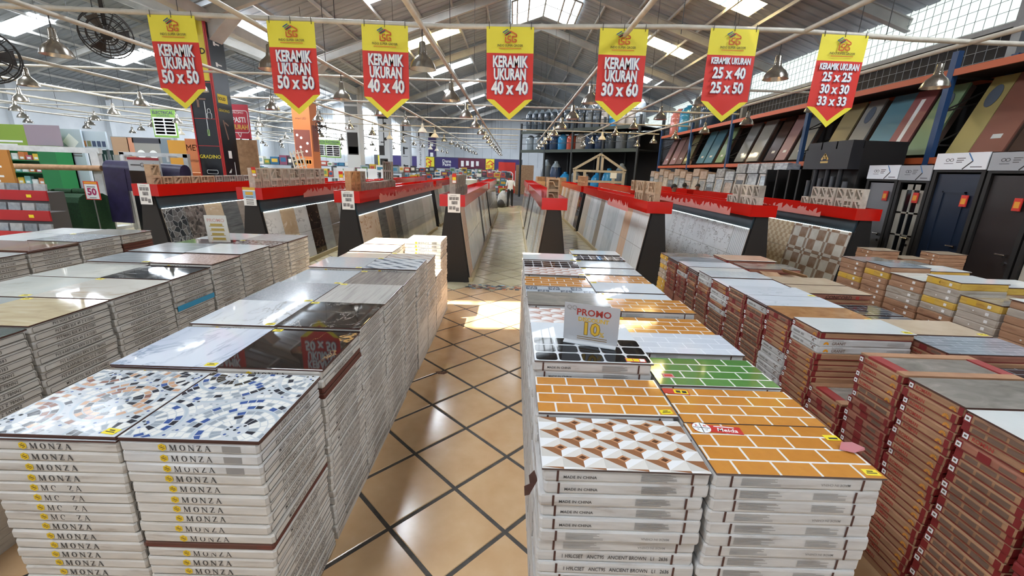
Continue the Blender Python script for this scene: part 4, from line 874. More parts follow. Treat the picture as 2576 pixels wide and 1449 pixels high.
card('sticker', .815, 1.95, .9655, .055, .04, 0, [flat('sticker_pink', '#c78a8e', .4), flat('sticker_red', '#c3352c', .35)], 'pink round sticker on the green brick tile', lambda b: b.box(-.02, .02, -.01, .01, .0012, .0016, 1))
card('sticker', .66, 3.3, .9705, .1, .05, 0, [flat('sticker_red', '#c3352c', .35), TAGY, WHITE], 'orange and red price sticker on the grey patchwork tile', lambda b: (b.box(-.045, -.016, -.018, .018, .0012, .0016, 1), b.box(-.012, .016, -.018, .018, .0012, .0016, 1)))
card('price_tag', 1.3, 1.47, .9562, .055, .034, 0, [TAGY, INK], 'yellow price tag at the right edge of the orange tiles', lambda b: b.box(-.015, .02, -.01, .0, .0012, .0015, 1), 'price tag')
ob('film_scrap', MB().add([(-.05, 0, .0), (-.02, -.03, .006), (.03, -.025, .012), (.055, .0, .004), (.03, .03, .008), (-.02, .028, .012)], [(0, 1, 2, 3, 4, 5)]).mesh('film_scrap', [flat('film_pink', '#c07a7c', .2)]), None, (1.325, 1.4, .9575), (0, 0, .1), 'crumpled pink plastic scrap at the right edge of the orange tiles', 'plastic scrap')
# torn brown paper and card flaps hanging on the aisle side
b = MB().add([(0, 0, 0), (-.03, -.02, -.05), (-.045, .02, -.09), (-.02, .05, -.1), (-.03, .06, -.03), (-.012, .03, .02), (-.05, -.01, -.02)], [(0, 1, 2, 6), (0, 6, 2, 3), (0, 3, 4, 5)])
ob('torn_paper', b.mesh('torn_paper', [BROWN]), None, (.127, 1.33, .83), (0, 0, 0), 'torn brown paper hanging off the right aisle stack', 'paper scrap')
# ------------------------------------------------------------------ kraft carton row
def rk(*a): return list(a)
R2 = [(1.0, 1.285, 1.03, ['red'], CR, 'deep red carton stack at the frame edge', 20, 0), (1.3, 1.598, 1.03, ['kgrey', 'kgrey', 'roman', 'kplain', 'kgrey', 'kgrey', 'kgrey'], m_off, 'off-white tile nearest in the kraft row', 24, 1), (1.605, 1.88, 1.035, ['roman'], m_gst, 'grey stone tile above the lettered cartons', 24, 1), (1.89, 2.17, 1.025, ['roman', 'roman', 'roman', 'roman', 'kgrey', 'kgrey', 'kplain'], None, 'stack topped by a carton with a window', 20, 0), (2.195, 2.47, .68, ['roman', 'kplain', 'kplain', 'roman'], None, 'low stack between taller kraft ones', 10, 0),
      (2.475, 2.755, 1.038, ['roman', 'granit', 'granit', 'roman'], m_off, 'off-white tile above the granite cartons', 20, 1), (2.765, 3.06, 1.02, ['kplain', 'roman', 'roman', 'roman', 'roman', 'roman', 'granit', 'granit', 'granit', 'granit', 'granit'], m_brst, 'brown stone tile', 14, 2), (3.065, 3.35, 1.02, ['granit', 'kgrey', 'kplain', 'kgrey'], m_wmar, 'white marble tile behind the brown stone one', 13, 3), (3.36, 3.65, 1.018, ['kgrey', 'kgrey', 'kplain', 'roman', 'kplain', 'kgrey'], m_wmar, 'second white marble tile of the kraft row', 12, 1), (3.66, 3.99, 1.0, ['roman', 'roman', 'granit', 'granit', 'roman', 'granit', 'kgrey'], m_gloss, 'glossy white tile with curved glare', 12, 1),
      (4.0, 4.29, 1.008, ['granit', 'granit', 'roman', 'roman', 'kplain', 'kgrey'], m_gbr, 'pale brick tile over two white cartons', 10, 1), (4.3, 4.55, .985, ['kplain', 'kgrey', 'roman', 'kgrey'], m_off, 'off-white tile pile of the kraft row', 9, 5), (4.56, 4.84, .987, ['roman', 'roman', 'granit', 'kplain'], m_wmar, 'pinkish white marble tile', 9, 1), (4.87, 5.18, .976, ['kplain', 'kgrey', 'roman', 'kplain'], m_slate, 'grey glossy tile ending the kraft row', 8, 4), (5.19, 5.46, .974, ['by', 'bg', 'by', 'bg', 'bg', 'by', 'by'], m_gst, 'grey-brown tile over yellow cartons', 8, 1)]
WINF = flat('window_red', '#8f2a26', .5)
for k, (y0, y1, z, kd, mt, nm, nv, nt_) in enumerate(R2):
    zt = stack('kraft', 1.95, 2.55, y0, y1, z, kd, mt if nt_ else None, nm, nv, nt_, seed=k+3, jit=.008, tag=2 if k in (5, 6, 8) else 0)
    if k in (3, 4):   # carton lid: kraft frame round a tile seen through the window
        o = thing('window_carton', 'kraft carton lid with a window over grey tile, %s' % ('beside the lettered cartons' if k == 3 else 'on the low stack'), 'carton', (2.25, (y0+y1)/2, zt))
        wy = (y1-y0)/2-.003
        ob('window_tile', MB().box(-.24, .24, -wy+.045, wy-.045, 0, .006).mesh('window_tile', [m_gst]), o)
        b = MB(); b.box(-.297, .297, -wy, -wy+.05, 0, .012, 0); b.box(-.297, .297, wy-.05, wy, 0, .012, 0); b.box(-.297, -.235, -wy+.05, wy-.05, 0, .012, 1); b.box(.235, .297, -wy+.05, wy-.05, 0, .012, 1)
        ob('lid_frame', b.mesh('lid_frame', [CK, WINF]), o)
R2b = [(1.3, 1.6, 1.0, m_off, 'off-white tile at the right frame edge'), (1.605, 1.89, 1.0, m_gst, 'grey stone tile at the right frame edge'), (1.97, 2.26, .93, m_dkbr, 'dark strip tile before the slate one'), (2.28, 2.57, 1.0, m_slbr, 'slate grey strip tile over red cartons'), (2.59, 2.89, 1.0, m_beig, 'beige tile behind the slate strip one'), (2.92, 3.2, .92, m_dkbr, 'black rough brick tile'), (3.22, 3.5, .92, m_dkbr, 'farther black rough brick tile'), (3.55, 3.84, 1.0, m_beig, 'beige tile framed by a red carton, nearer'), (3.86, 4.15, 1.0, m_beig, 'beige tile framed by a red carton, farther'), (4.17, 4.45, .95, m_beig, 'beige tile under loose card flaps'), (4.5, 4.8, 1.0, m_gst, 'pale patterned tile sheet near the checker display'), (4.95, 5.3, 1.0, m_beig, 'brown tile beside the grey glossy one')]
for k, (y0, y1, z, mt, nm) in enumerate(R2b): stack('kraft', 2.565, 3.165, y0, y1, z, ['kplain', 'roman', 'kgrey'], mt, nm, 3, 1, seed=k+71, jit=.008, tag=2 if k in (3, 4) else 0)
b = MB(); b.text('CONCORD', FRONT(0, -.001, 0), .045, mi=0, bold=.01); b.lathe([(.022, 0), (.014, 0)], 14, (-.17, 0, 0), 1) if False else b.box(.15, .18, -.0008, 0, -.015, .015, 1)
ob('carton_print', b.mesh('carton_print', [BROWN, REDINK]), None, (2.87, 3.549, .965), (0, 0, 0), 'dark lettering on the carton end behind the black brick tiles', 'print')
for k, (x, y, z, rx, rz) in enumerate(((2.72, 4.3, .985, .35, .3), (3.0, 4.36, .99, -.5, -.9))):
    ob('card_flap', MB().box(-.12, .12, -.05, .05, -.003, .003).mesh('card_flap', [KRAFT]), None, (x, y, z), (rx, .1, rz), 'loose kraft card flap on the beige tile, %s one' % ('first' if k == 0 else 'upright'), 'card flap')
# row of small brown cartons further right
R3 = [(2.72, 3.1, 1.13, ['b40', 'bg', 'b40'], m_off, 'off-white tile on the sixth brown stack'), (3.12, 3.45, 1.06, ['by', 'bg', 'bg', 'bg'], m_gst, 'scrap-strewn tile on greyish cartons'), (3.46, 3.775, 1.155, ['by', 'bg', 'bg', 'by', 'bg', 'b40'], m_off, 'off-white tile over the yellow cartons'), (3.785, 4.145, 1.085, ['b40', 'b40', 'bg', 'bg', 'b40'], m_ivory, 'ivory tile on the third brown stack'), (4.155, 4.465, 1.135, ['b40', 'by', 'b40'], m_slate, 'slate tile on the second brown stack'), (4.475, 4.81, 1.12, ['bk', 'bk', 'bk', 'by', 'b40'], m_gst, 'brownish tile on the first brown stack')]
for k, (y0, y1, z, kd, mt, nm) in enumerate(R3):
    stack('brown', 3.8, 4.22, y0, y1, z, kd, mt, nm, 10, 1, seed=k+101, jit=.008)
    stack('brown', 4.235, 4.655, y0+.02, y1+.02, z-.03, ['by', 'b40'], [m_off, m_slate, m_off, m_beig, m_off, m_gst][k], ['white', 'grey', 'pale', 'beige', 'cream', 'stone'][k]+' tile on the right-hand brown stacks', 2, 1, seed=k+121, jit=.008)
for k, (x, y, z, nv) in enumerate(((5.55, 6.35, .98, 8), (5.98, 6.3, .88, 6), (6.4, 6.2, .98, 8), (5.75, 4.3, 1.0, 7), (6.18, 4.25, .98, 7))):
    stack('back brown', x-.21, x+.21, y-.15, y+.15, z, ['bk'], m_beig, ['beige tile left of the blue door', 'beige tile before the blue door', 'beige tile right of the checker display', 'beige tile at the right edge stack', 'second beige tile at the right edge'][k], nv, 1, seed=k+131, jit=.006)
for (row, kd), b in hidden.items(): ob('lower_cartons', b.mesh('lower_cartons', [CK_[kd][3]]), None, (0, 0, 0), (0, 0, 0), 'lower %ss beneath the %s row' % ({'kgrey': 'grey-printed kraft carton', 'w50a': 'newer white carton'}.get(kd, WORD[kd]), row), 'cartons', None, 'stuff')
# second promo card and price boards
p2 = thing('promo_card', 'pale promo card with gold prices standing on the second left row', 'sign', (-3.15, 4.52, 1.089), (.08, 0, .1))
ob('card', MB().box(-.11, .11, -.002, .002, 0, .29).mesh('card', [flat('card_cream', '#ded6c8', .3)]), p2)
b = MB(); b.text('PROMO', FRONT(0, -.003, .235), .05, mi=0, bold=.01)
for i in range(4): b.box(-.075, .075, -.003, -.0022, .17-.05*i, .176-.05*i, 1); b.box(-.06, .06+.01*(i % 2), -.0032, -.0022, .178-.05*i, .2-.05*i, 1)
ob('card_print', b.mesh('card_print', [flat('promo_pink', '#d7a08f', .5), flat('promo_gold2', '#b99a4a', .5)]), p2)
# ------------------------------------------------------------------ ceiling pipe grid, lamps
PIPEM = grain('pipe_cream', [(.3, '#b5ad9d'), (.7, '#cbc4b5')], 6, rough=.45)
CORD = flat('cord_black', '#26221f', .6)
PX = {-22.0: 3.8, -19.2: 3.8, -16.4: 3.8, -13.2: 3.8, -10.0: 3.8, -6.4: 3.79, -3.7: 3.80, -1.3: 3.76, 1.5: 3.83, 4.05: 3.98, 6.4: 3.90}
PNAME = {-22.0: 'leftmost pipe', -19.2: 'second pipe from the left wall', -16.4: 'third pipe from the left wall', -13.2: 'fourth pipe from the left wall', -10.0: 'pipe left of the column row', -6.4: 'pipe above the pebble-tile display', -3.7: 'pipe above the veined marble display', -1.3: 'pipe left of the centre aisle', 1.5: 'pipe right of the centre aisle', 4.05: 'pipe above the ribbed tile display', 6.4: 'pipe above the checker display'}
for x, z in PX.items():
    y0 = 1.2 if x > -7 else 5.5
    o = thing('ceiling_pipe', 'long cream ceiling pipe running away from the viewer, %s' % PNAME[x], 'pipe', (x, y0, z))
    y1_ = {1.5: 30.5, 4.05: 27.6, 6.4: 25.2}.get(x, 45); ob('pipe', MB().tube((0, 0, 0), (0, y1_-y0, 0), .035, 8).mesh('pipe', [PIPEM]), o)
    zr_ = (9.0-.345*(1.1-x) if x < 1.1 else 9.0-.32*(x-1.1)) if x > -8.4 else 8.7-.339*abs(x+17.2)
    b = MB()
    for y in range(9, int(y1_), 5): b.tube((0, y-y0, 0), (0, y-y0, zr_-z-.1), .006, 5)
    ob('hanger_rod', b.mesh('hanger_rod', [CORD]), o, kind='stuff')
YC = [10.8, 14.7, 18.6, 22.5, 26.4, 30.3, 34.2, 38.1, 42]
for k, y in enumerate(YC):
    o = ob('cross_pipe', MB().tube((-23, y, 3.90), (7.2 if y < 24 else .2, y, 3.93), .028, 6).mesh('cross_pipe', [PIPEM]), None, (0, 0, 0), (0, 0, 0), 'cream cross pipe over the hall, %s one behind the banner pipe' % ORD[k+1], 'pipe')
bp = [(-8.4, 3.90), (-7.1, 3.905), (-4.07, 3.875), (-.99, 3.85), (.65, 3.90), (2.22, 3.95), (3.91, 3.955), (5.62, 3.90), (8.0, 3.885)]
b = MB()
for (xa_, za_), (xb_, zb_) in zip(bp, bp[1:]): b.tube((xa_, 6.75, za_+.02), (xb_, 6.75, zb_+.02), .034, 8)
bpipe = ob('banner_pipe', b.mesh('banner_pipe', [PIPEM]), None, (0, 0, 0), (0, 0, 0), 'slightly sagging cream pipe that carries the seven banners', 'pipe')
b = MB()
for x in (-6, -2.6, -.13, 2.3, 5.2): b.tube((x, 6.75, 3.88), (x, 6.75, 9.0-.345*(1.1-x) if x < 1.1 else 9-.32*(x-1.1)), .006, 5)
ob('hanger_rod', b.mesh('hanger_rod', [CORD]), bpipe, kind='stuff')
SHADE = grain('lamp_aluminium', [(.3, '#8f887d'), (.7, '#b3ada2')], 8, rough=.22, metal=.85); SHIN = flat('lamp_inside', '#d9d6cc', .25, .6); CREAMSH = flat('lamp_cream', '#d8cdb4', .4)
prof = [(.055, .0), (.06, -.03), (.085, -.06), (.13, -.10), (.165, -.155), (.185, -.215)]
sh = MB().lathe([(r, z) for r, z in prof], 18); sh.lathe([(r-.006, z+.002) for r, z in prof][::-1], 18, mi=1); shade_m = sh.mesh('shade', [SHADE, SHIN])
cap_m = MB().lathe([(.001, .13), (.03, .13), (.045, .11), (.05, .02), (.058, 0)], 12).mesh('socket', [SHADE]); shade_c = sh.mesh('shade', [CREAMSH, CREAMSH])
bulb_m = MB().lathe([(.02, -.02), (.045, -.07), (.05, -.11), (.03, -.15), (.002, -.165)], 10).mesh('bulb', [flat('bulb_glass', '#e6e4dc', .15)])
cord_m = MB().tube((0, 0, .13), (0, 0, .3), .008, 5).mesh('hook', [CORD])
far_m = {}
def far_mesh(mat):
    if mat.name not in far_m:
        b = MB(); b.lathe(prof, 10); b.lathe([(.001, .13), (.045, .11), (.055, 0)], 8); b.lathe([(r-.006, z+.002) for r, z in prof][::-1], 10, mi=1); b.tube((0, 0, .12), (0, 0, .3), .008, 4)
        far_m[mat.name] = b.mesh('pendant_lamp', [mat, SHIN])
    return far_m[mat.name]
for x, zp in PX.items():
    for k in range(14):
        y = {1.5: 9.3, 4.05: 7.3, 6.4: 7.1, -3.7: 7.0, -6.4: 6.5, -1.3: 6.4}.get(x, 6.7)+2.72*k
        if y > {1.5: 30, 4.05: 27, 6.4: 24.8}.get(x, 43) or (x < -12 and y < 12): continue
        crm = rnd.random() < .1; z = zp-.31
        lb = '%s bell lamp, %s from the front on the %s' % ('cream' if crm else 'metal', ORD[k+1], PNAME[x])
        if y < 15:
            o = thing('pendant_lamp', lb, 'pendant lamp', (x, y, z), group='bell lamps under the ceiling pipes')
            ob('shade', shade_c if crm else shade_m, o); ob('socket', cap_m, o); ob('hook', cord_m, o); ob('bulb', bulb_m, o)
        else: ob('pendant_lamp', far_mesh(CREAMSH if crm else SHADE), None, (x, y, z), (0, 0, 0), lb, 'pendant lamp', 'bell lamps under the ceiling pipes')
# ------------------------------------------------------------------ banners
BT = ['50 x 50', '50 x 50', '40 x 40', '40 x 40', '30 x 60', None, None]
BP = [(-4.885, 3.875, .66, .014), (-3.216, 3.855, .67, .01), (-1.89, 3.85, .655, -.02), (-.12, 3.885, .67, .03), (1.485, 3.912, .68, .01), (3.04, 3.96, .68, 0), (4.603, 3.935, .665, -.01)]
BO = flat('banner_orange', '#cc5a22', .6); BB = flat('banner_blue', '#2c4f7e', .6); BG_ = flat('banner_green', '#2f7d5c', .6)
def banner_cloth(w, seed):
    # head (yellow), body (red) and the yellow hem along the point, gently rippled
    r = random.Random(seed); ph = r.uniform(0, 6); nx = 12
    def yy(x, z): return .010*math.sin(7*x+ph)*(z/-1.2)+.006*math.sin(16*x+ph*2+z*3)*(.25+z/-1.2)
    yel, red = MB(), MB(); zh, zs, zt = -.335, -.945, -1.225
    def strip(b, za, zb, n, mi=0):   # za,zb functions of x
        vs = []
        for j in range(n+1):
            for i in range(nx+1): x = -w/2+w*i/nx; z = za(x)+(zb(x)-za(x))*j/n; vs.append((x, yy(x, z), z))
        b.add(vs, [(j*(nx+1)+i, (j+1)*(nx+1)+i, (j+1)*(nx+1)+i+1, j*(nx+1)+i+1) for j in range(n) for i in range(nx)], mi, True)
    pt = lambda x: zs+(zt-zs)*(1-abs(x)/(w/2)); pin = lambda x: pt(x)+.085
    strip(yel, lambda x: 0, lambda x: zh, 4); strip(red, lambda x: zh, lambda x: max(zs+.02, pin(x)) if False else (zs+.0 if pin(x) > zs else zs), 6); strip(red, lambda x: zs, lambda x: min(zs, pin(x)), 2)
    hem = MB(); strip(hem, lambda x: min(zs, pin(x)), pt, 1); return yel, red, hem, yy
lbls = ['yellow and red 50 x 50 banner, leftmost of the seven', 'yellow and red 50 x 50 banner beside the 40 x 40 ones', 'first yellow and red 40 x 40 banner, left of the centre aisle', 'yellow and red 40 x 40 banner over the centre aisle', 'yellow and red 30 x 60 banner', 'yellow and red banner reading 25 x 40 and 25 x 50', 'yellow and red banner listing 25 x 25, 30 x 30, 33 x 33']
for i, (x, z, w, tilt) in enumerate(BP):
    o = thing('hanging_banner', lbls[i], 'banner', (x, 6.715, z), (0, tilt*-.6, 0), 'size banners on the front pipe')
    ye, re_, he, yy = banner_cloth(w, i)
    ob('banner_head', ye.mesh('banner_head', [YEL]), o); ob('banner_body', re_.mesh('banner_body', [RED2]), o); ob('banner_hem', he.mesh('banner_hem', [YEL]), o)
    b = MB()
    T_ = lambda X_, Z_: FRONT(X_, -.019, Z_)
    # house mark: three roof stripes, outlined roof, iSG letters
    M = T_(0, -.115)
    for q, mi in ((0, 2), (1, 3), (2, 2)): stroke(b, M, [(-.105+.022*q, .5+.035-.016*q, -.035+.022*q, .5+.075-.016*q, .014)], 0, 1, mi)
    for s in ((-.075, .0, .005, .055), (.005, .055, .09, .012), (.09, .012, .09, -.012), (.09, -.012, .03, -.012)): stroke(b, M, [(s[0], .5+s[1], s[2], .5+s[3], .016)], 0, 1, 1)
    for s in ((-.065, -.02, -.065, -.085), (-.065, -.085, .0, -.085), (.0, -.085, .01, -.055), (.01, -.055, -.035, -.045), (-.035, -.045, -.03, -.012), (-.03, -.012, .01, -.005), (.03, -.012, .03, -.08), (.03, -.08, .085, -.08), (.085, -.08, .085, -.05), (.085, -.05, .055, -.05)): stroke(b, M, [(s[0], .5+s[1], s[2], .5+s[3], .015)], 0, 1, 1)
    b.text('INDO SUPER GROSIR', T_(0, -.243), .042, mi=4, bold=.012, sx=.92); b.box(-.16, .16, -.0195, -.019, -.281, -.273, 1)
    if BT[i]:
        for s, zz_, cw in (('KERAMIK', -.455, .50), ('UKURAN', -.62, .46), (BT[i], -.80, .53)):
            vs, _ = text_geo(s, 'CENTER', .03, 0, 1); wd = max(v[0] for v in vs)-min(v[0] for v in vs); size = .205 if s[0] != BT[i][0] else .235
            b.text(s, face((.006, -.0185, zz_-.004), (1, 0, 0), (0, 0, 1)), size, mi=5, sx=cw/(wd*size), bold=.045); b.text(s, T_(0, zz_), size, mi=0, sx=cw/(wd*size), bold=.03)
    else:
        ls = [('KERAMIK UKURAN', -.415, .56, .115)]+([('25 x 40', -.575, .47, .2), ('25 x 50', -.77, .47, .2)] if i == 5 else [('25 x 25', -.55, .42, .165), ('30 x 30', -.71, .42, .165), ('33 x 33', -.87, .42, .165)])
        for s, zz_, cw, size in ls:
            vs, _ = text_geo(s, 'CENTER', .03, 0, 1); wd = max(v[0] for v in vs)-min(v[0] for v in vs)
            b.text(s, face((.005, -.0185, zz_-.004), (1, 0, 0), (0, 0, 1)), size, mi=5, sx=cw/(wd*size), bold=.045); b.text(s, T_(0, zz_), size, mi=0, sx=cw/(wd*size), bold=.03)
    ob('banner_print', b.mesh('banner_print', [WHITE, BO, BB, BG_, INK, flat('letter_shadow', '#7c8fae', .6)]), o, kind='stuff')
    for s in (-1, 0, 1): ob('tie', MB().tube((s*(w/2-.04), -.004, -.03), (s*(w/2-.04), -.004, .06), .004, 5).mesh('tie', [CORD]), o)
# ------------------------------------------------------------------ black drum fans
def fan(loc, rz, rx, lb, s=1.0):
    o = thing('drum_fan', lb, 'fan', loc, (rx, 0, rz)); o.scale = (s, s, s)
    b = MB()
    for yb in (-.1, .1):
        for rr in (.3, .22, .12): b.add(*ring(rr, .008, yb), 0, True)
        for k in range(16): a = k*PI/8; b.bar((.05*math.cos(a), yb, .05*math.sin(a)), (.3*math.cos(a), yb, .3*math.sin(a)), .008)
    for k in range(12): a = k*PI/6; b.bar((.3*math.cos(a), -.1, .3*math.sin(a)), (.3*math.cos(a), .1, .3*math.sin(a)), .008)
    ob('cage', b.mesh('cage', [CORD]), o)
    for k in range(3):
        a = k*2*PI/3; p = lambda q, t, y: (q*math.cos(a+t), y, q*math.sin(a+t))
        ob('blade', MB().add([p(.05, -.2, -.02), p(.27, -.3, -.05), p(.27, .35, .05), p(.05, .3, .02)], [(0, 1, 2, 3)]).mesh('blade', [flat('fan_blade', '#3a3532', .4)]), o)
    ob('motor', MB().tube((0, -.06, 0), (0, .16, 0), .07, 12).mesh('motor', [CORD]), o)
    ob('bracket', MB().bar((0, .1, .1), (0, .1, .62), .05).mesh('bracket', [CORD]), o)
def ring(r, t, y, n=24):
    vs = []; fs = []
    for i in range(n):
        a = 2*PI*i/n
        for k in range(4): e = k*PI/2; vs.append(((r+t*math.cos(e))*math.cos(a), y+t*math.sin(e), (r+t*math.cos(e))*math.sin(a)))
    for i in range(n):
        for k in range(4): fs.append((i*4+k, i*4+(k+1) % 4, ((i+1) % n)*4+(k+1) % 4, ((i+1) % n)*4+k))
    return vs, fs
fan((-6.87, 7.9, 3.9), .7, .35, 'large black drum fan hanging from the pipe left of the first banner', 1.15)
fan((-6.4, 5.6, 3.06), .9, .2, 'black drum fan cut by the left frame edge', 1.0)
fan((-7.6, 17.6, 3.35), .9, .1, 'black fan on a bracket beside the orange column', .9)
# ------------------------------------------------------------------ people (built early enough to keep evaluation cheap)
SKIN = flat('skin', '#8a5a3f', .6); HAIR = flat('hair_black', '#15110f', .7)
def person(lb, loc, rz, shirt, pants, arms=((.25, .06, .92), (-.25, .04, .92)), step=.06, lean=0):
    J = {'pel': (0, 0, .93), 'bel': (0, .01, 1.08), 'che': (0, -.01+lean, 1.30), 'nek': (0, .0+lean, 1.43), 'hd0': (0, -.01+lean, 1.50), 'hd1': (0, -.015+lean, 1.58), 'hd2': (0, -.0+lean, 1.65)}
    R = {'pel': (.15, .12), 'bel': (.14, .115), 'che': (.165, .12), 'nek': (.055, .055), 'hd0': (.066, .075), 'hd1': (.078, .095), 'hd2': (.06, .075)}
    E_ = [('pel', 'bel'), ('bel', 'che'), ('che', 'nek'), ('nek', 'hd0'), ('hd0', 'hd1'), ('hd1', 'hd2')]
    for s, (hx, hy, hz) in zip((1, -1), arms):
        q = 'r' if s > 0 else 'l'
        J['sh'+q] = (s*.17, lean, 1.38); J['el'+q] = (s*.225, .03+lean*.6, 1.11); J['wr'+q] = (hx, hy-.02, hz); J['ha'+q] = (hx*1.0, hy-.05, hz-.09); J['fi'+q] = (hx*.98, hy-.07, hz-.16)
        R['sh'+q] = (.062, .062); R['el'+q] = (.042, .042); R['wr'+q] = (.027, .027); R['ha'+q] = (.038, .024); R['fi'+q] = (.02, .014)
        J['hi'+q] = (s*.09, 0, .88); J['kn'+q] = (s*.105, -.02+s*step*.4, .49); J['an'+q] = (s*.11, s*step, .09); J['to'+q] = (s*.125, s*step-.13, .035)
        R['hi'+q] = (.095, .1); R['kn'+q] = (.06, .065); R['an'+q] = (.045, .048); R['to'+q] = (.042, .032)
        E_ += [('che', 'sh'+q), ('sh'+q, 'el'+q), ('el'+q, 'wr'+q), ('wr'+q, 'ha'+q), ('ha'+q, 'fi'+q), ('pel', 'hi'+q), ('hi'+q, 'kn'+q), ('kn'+q, 'an'+q), ('an'+q, 'to'+q)]
    ks = list(J); me = bpy.data.meshes.new('p'); me.from_pydata([J[k] for k in ks], [(ks.index(a), ks.index(b)) for a, b in E_], [])
    o = bpy.data.objects.new('p', me); COL.objects.link(o)
    sk = o.modifiers.new('s', 'SKIN'); sk.use_smooth_shade = True; o.modifiers.new('u', 'SUBSURF').levels = 1
    for i, k in enumerate(ks): me.skin_vertices[0].data[i].radius = R[k]; me.skin_vertices[0].data[i].use_root = k == 'pel'
    dg = bpy.context.evaluated_depsgraph_get(); dg.update()
    m2 = bpy.data.meshes.new_from_object(o.evaluated_get(dg)); bpy.data.objects.remove(o); m2.name = 'person'
    m2.materials.clear(); [m2.materials.append(x) for x in (SKIN, shirt, pants, BLACK)]
    for p in m2.polygons:
        c = p.center; arm = abs(c.x) > .185 and c.z < 1.4
        p.material_index = 3 if c.z < .085 else 2 if (c.z < .93 and not arm) else (1 if (c.z > 1.13 or not arm) and c.z < 1.415 else 0)
        p.use_smooth = True
    r = ob('person', m2, None, loc, (0, 0, rz), lb, 'person')
    b = MB(); hc = Vector(J['hd1'])+Vector((0, .008, .015))
    for a, z, k in (('cap', 0, 0),):
        b.lathe([(.088*math.cos(t), .1*math.sin(t)) for t in (-.25, 0, .3, .6, .9, 1.2, 1.5)], 14)
    hm = b.mesh('hair', [HAIR]); h = ob('hair', hm, r, hc+Vector((0, .012, .005)), (-.35, 0, 0)); h.scale = (.98, 1.12, 1.05)
    f = MB()
    for s in (-1, 1): f.lathe([(.0005, .007), (.007, .004), (.009, 0)], 8, (s*.032, 0, 0)); f.prism([(s*.083, .06, -.02), (s*.083, .085, .0), (s*.083, .08, .03), (s*.083, .06, .02)], (s*.012, 0, 0), 1)
    f.prism([(-.012, 0, -.02), (.012, 0, -.02), (0, 0, .02)], (0, -.022, -.005), 1); f.box(-.022, .022, -.004, .002, -.052, -.045, 2)
    ob('face', f.mesh('face', [HAIR, SKIN, flat('lips', '#6d3b30', .5)]), r, (0, J['hd1'][1]-.088, J['hd1'][2]-.005))
    return r
SHW = grain('shirt_white', [(.3, '#d3d6d8'), (.7, '#e9ebec')], 8, rough=.8); TRK = flat('trousers_black', '#17161a', .8)
person('man in white shirt and black trousers walking away down the centre aisle', (-.17, 23.6, 0), PI, SHW, TRK, step=.08)
person('dark-haired person behind the red caps, by the louvred white panel', (6.85, 16.2, 0), -.6, flat('shirt_dark', '#2b2b30', .8), TRK)
person('person with head turned aside, left of the other head by the wrapped doors', (6.75, 17.2, 0), 2.2, flat('shirt_tan', '#b89a86', .8), TRK)
person('person whose head shows above the caps behind the white plank display blocks', (5.2, 14.1, 0), .8, flat('shirt_grey', '#5a5a60', .8), TRK)
sk = thing('sack', 'grey white bulging sack on the floor left of the walking man', 'sack', (-.52, 23.9, 0))
ob('body', MB().lathe([(.02, 0), (.3, .02), (.36, .3), (.3, .62), (.16, .8), (.08, .86)], 12).mesh('body', [grain('sack_grey', [(.3, '#8f9194'), (.7, '#b9bbbd')], 5, rough=.8)]), sk); ob('tie', MB().lathe([(.09, .8), (.06, .83), (.1, .92)], 8).mesh('tie', [CORD]), sk)
bg = thing('bag', 'black bag on the floor beside the walking man', 'bag', (-.66, 23.25, 0)); ob('body', MB().lathe([(.02, 0), (.2, .02), (.24, .15), (.14, .34), (.05, .4)], 10).mesh('body', [BLACK]), bg); ob('strap', MB().tube((-.08, 0, .36), (.08, 0, .36), .012, 6).mesh('strap', [BLACK]), bg)
# ------------------------------------------------------------------ door rack along the right wall
BLUE = flat('rack_blue', '#1d3f68', .5); ORNG = flat('rack_orange', '#b8552a', .5)
rack = thing('pallet_rack', 'blue and orange pallet rack full of door leaves along the right wall', 'rack', (8.2, 0, 0))
for y in (4.6, 8.8, 12.75, 17.1, 20.9, 25.1):
    for x in (0, 1.1): ob('upright', MB().box(x-.05, x+.05, y-.06, y+.06, 0, 4.35).mesh('upright', [BLUE]), rack)
    b = MB()
    for k in range(7): b.bar((0, y, .3+.6*k), (1.1, y, .6+.6*k if k % 2 else .3+.6*k), .03)
    for k in range(6): b.bar((0, y, .3+.6*k), (1.1, y, .9+.6*k), .025)
    ob('bracing', b.mesh('bracing', [CORD]), rack)
for z in (2.40, 3.98):
    for x in (-.02, 1.12): ob('beam', MB().box(x-.025, x+.025, 4.6, 25.1, z-.06, z+.06).mesh('beam', [ORNG]), rack)
ob('deck', MB().box(0.02, 1.08, 4.6, 25.1, 2.44, 2.47).mesh('deck', [flat('deck_dark', '#3b2f28', .8)]), rack)
ob('backsheet', MB().box(1.2, 1.22, 4.6, 25.1, 0, 4.3).mesh('backsheet', [DARKW]), rack)
OVAL = flat('oval_glass', '#5d6672', .15); EDGE = flat('door_edge_brown', '#5b463a', .7)
def film(n, c): return grain('film_'+n, [(.3, c), (.7, c)], 3, rough=.16, bump=.5)
DC = {'yellow': '#a59660', 'pinkbrown': '#85584a', 'green': '#7d9470', 'red': '#98605e', 'teal': '#5f8592', 'white': '#91908a', 'cream': '#978a66', 'silver': '#7c7e7b', 'pink': '#947572', 'brown': '#3e2c25', 'grey': '#87877f', 'blue': '#527988', 'mauve': '#7b635f', 'olive': '#6c684d'}
DM = {k: grain('leaf_'+k, [(.3, v), (.7, v)], 4, rough=.22, bump=.35) for k, v in DC.items()}
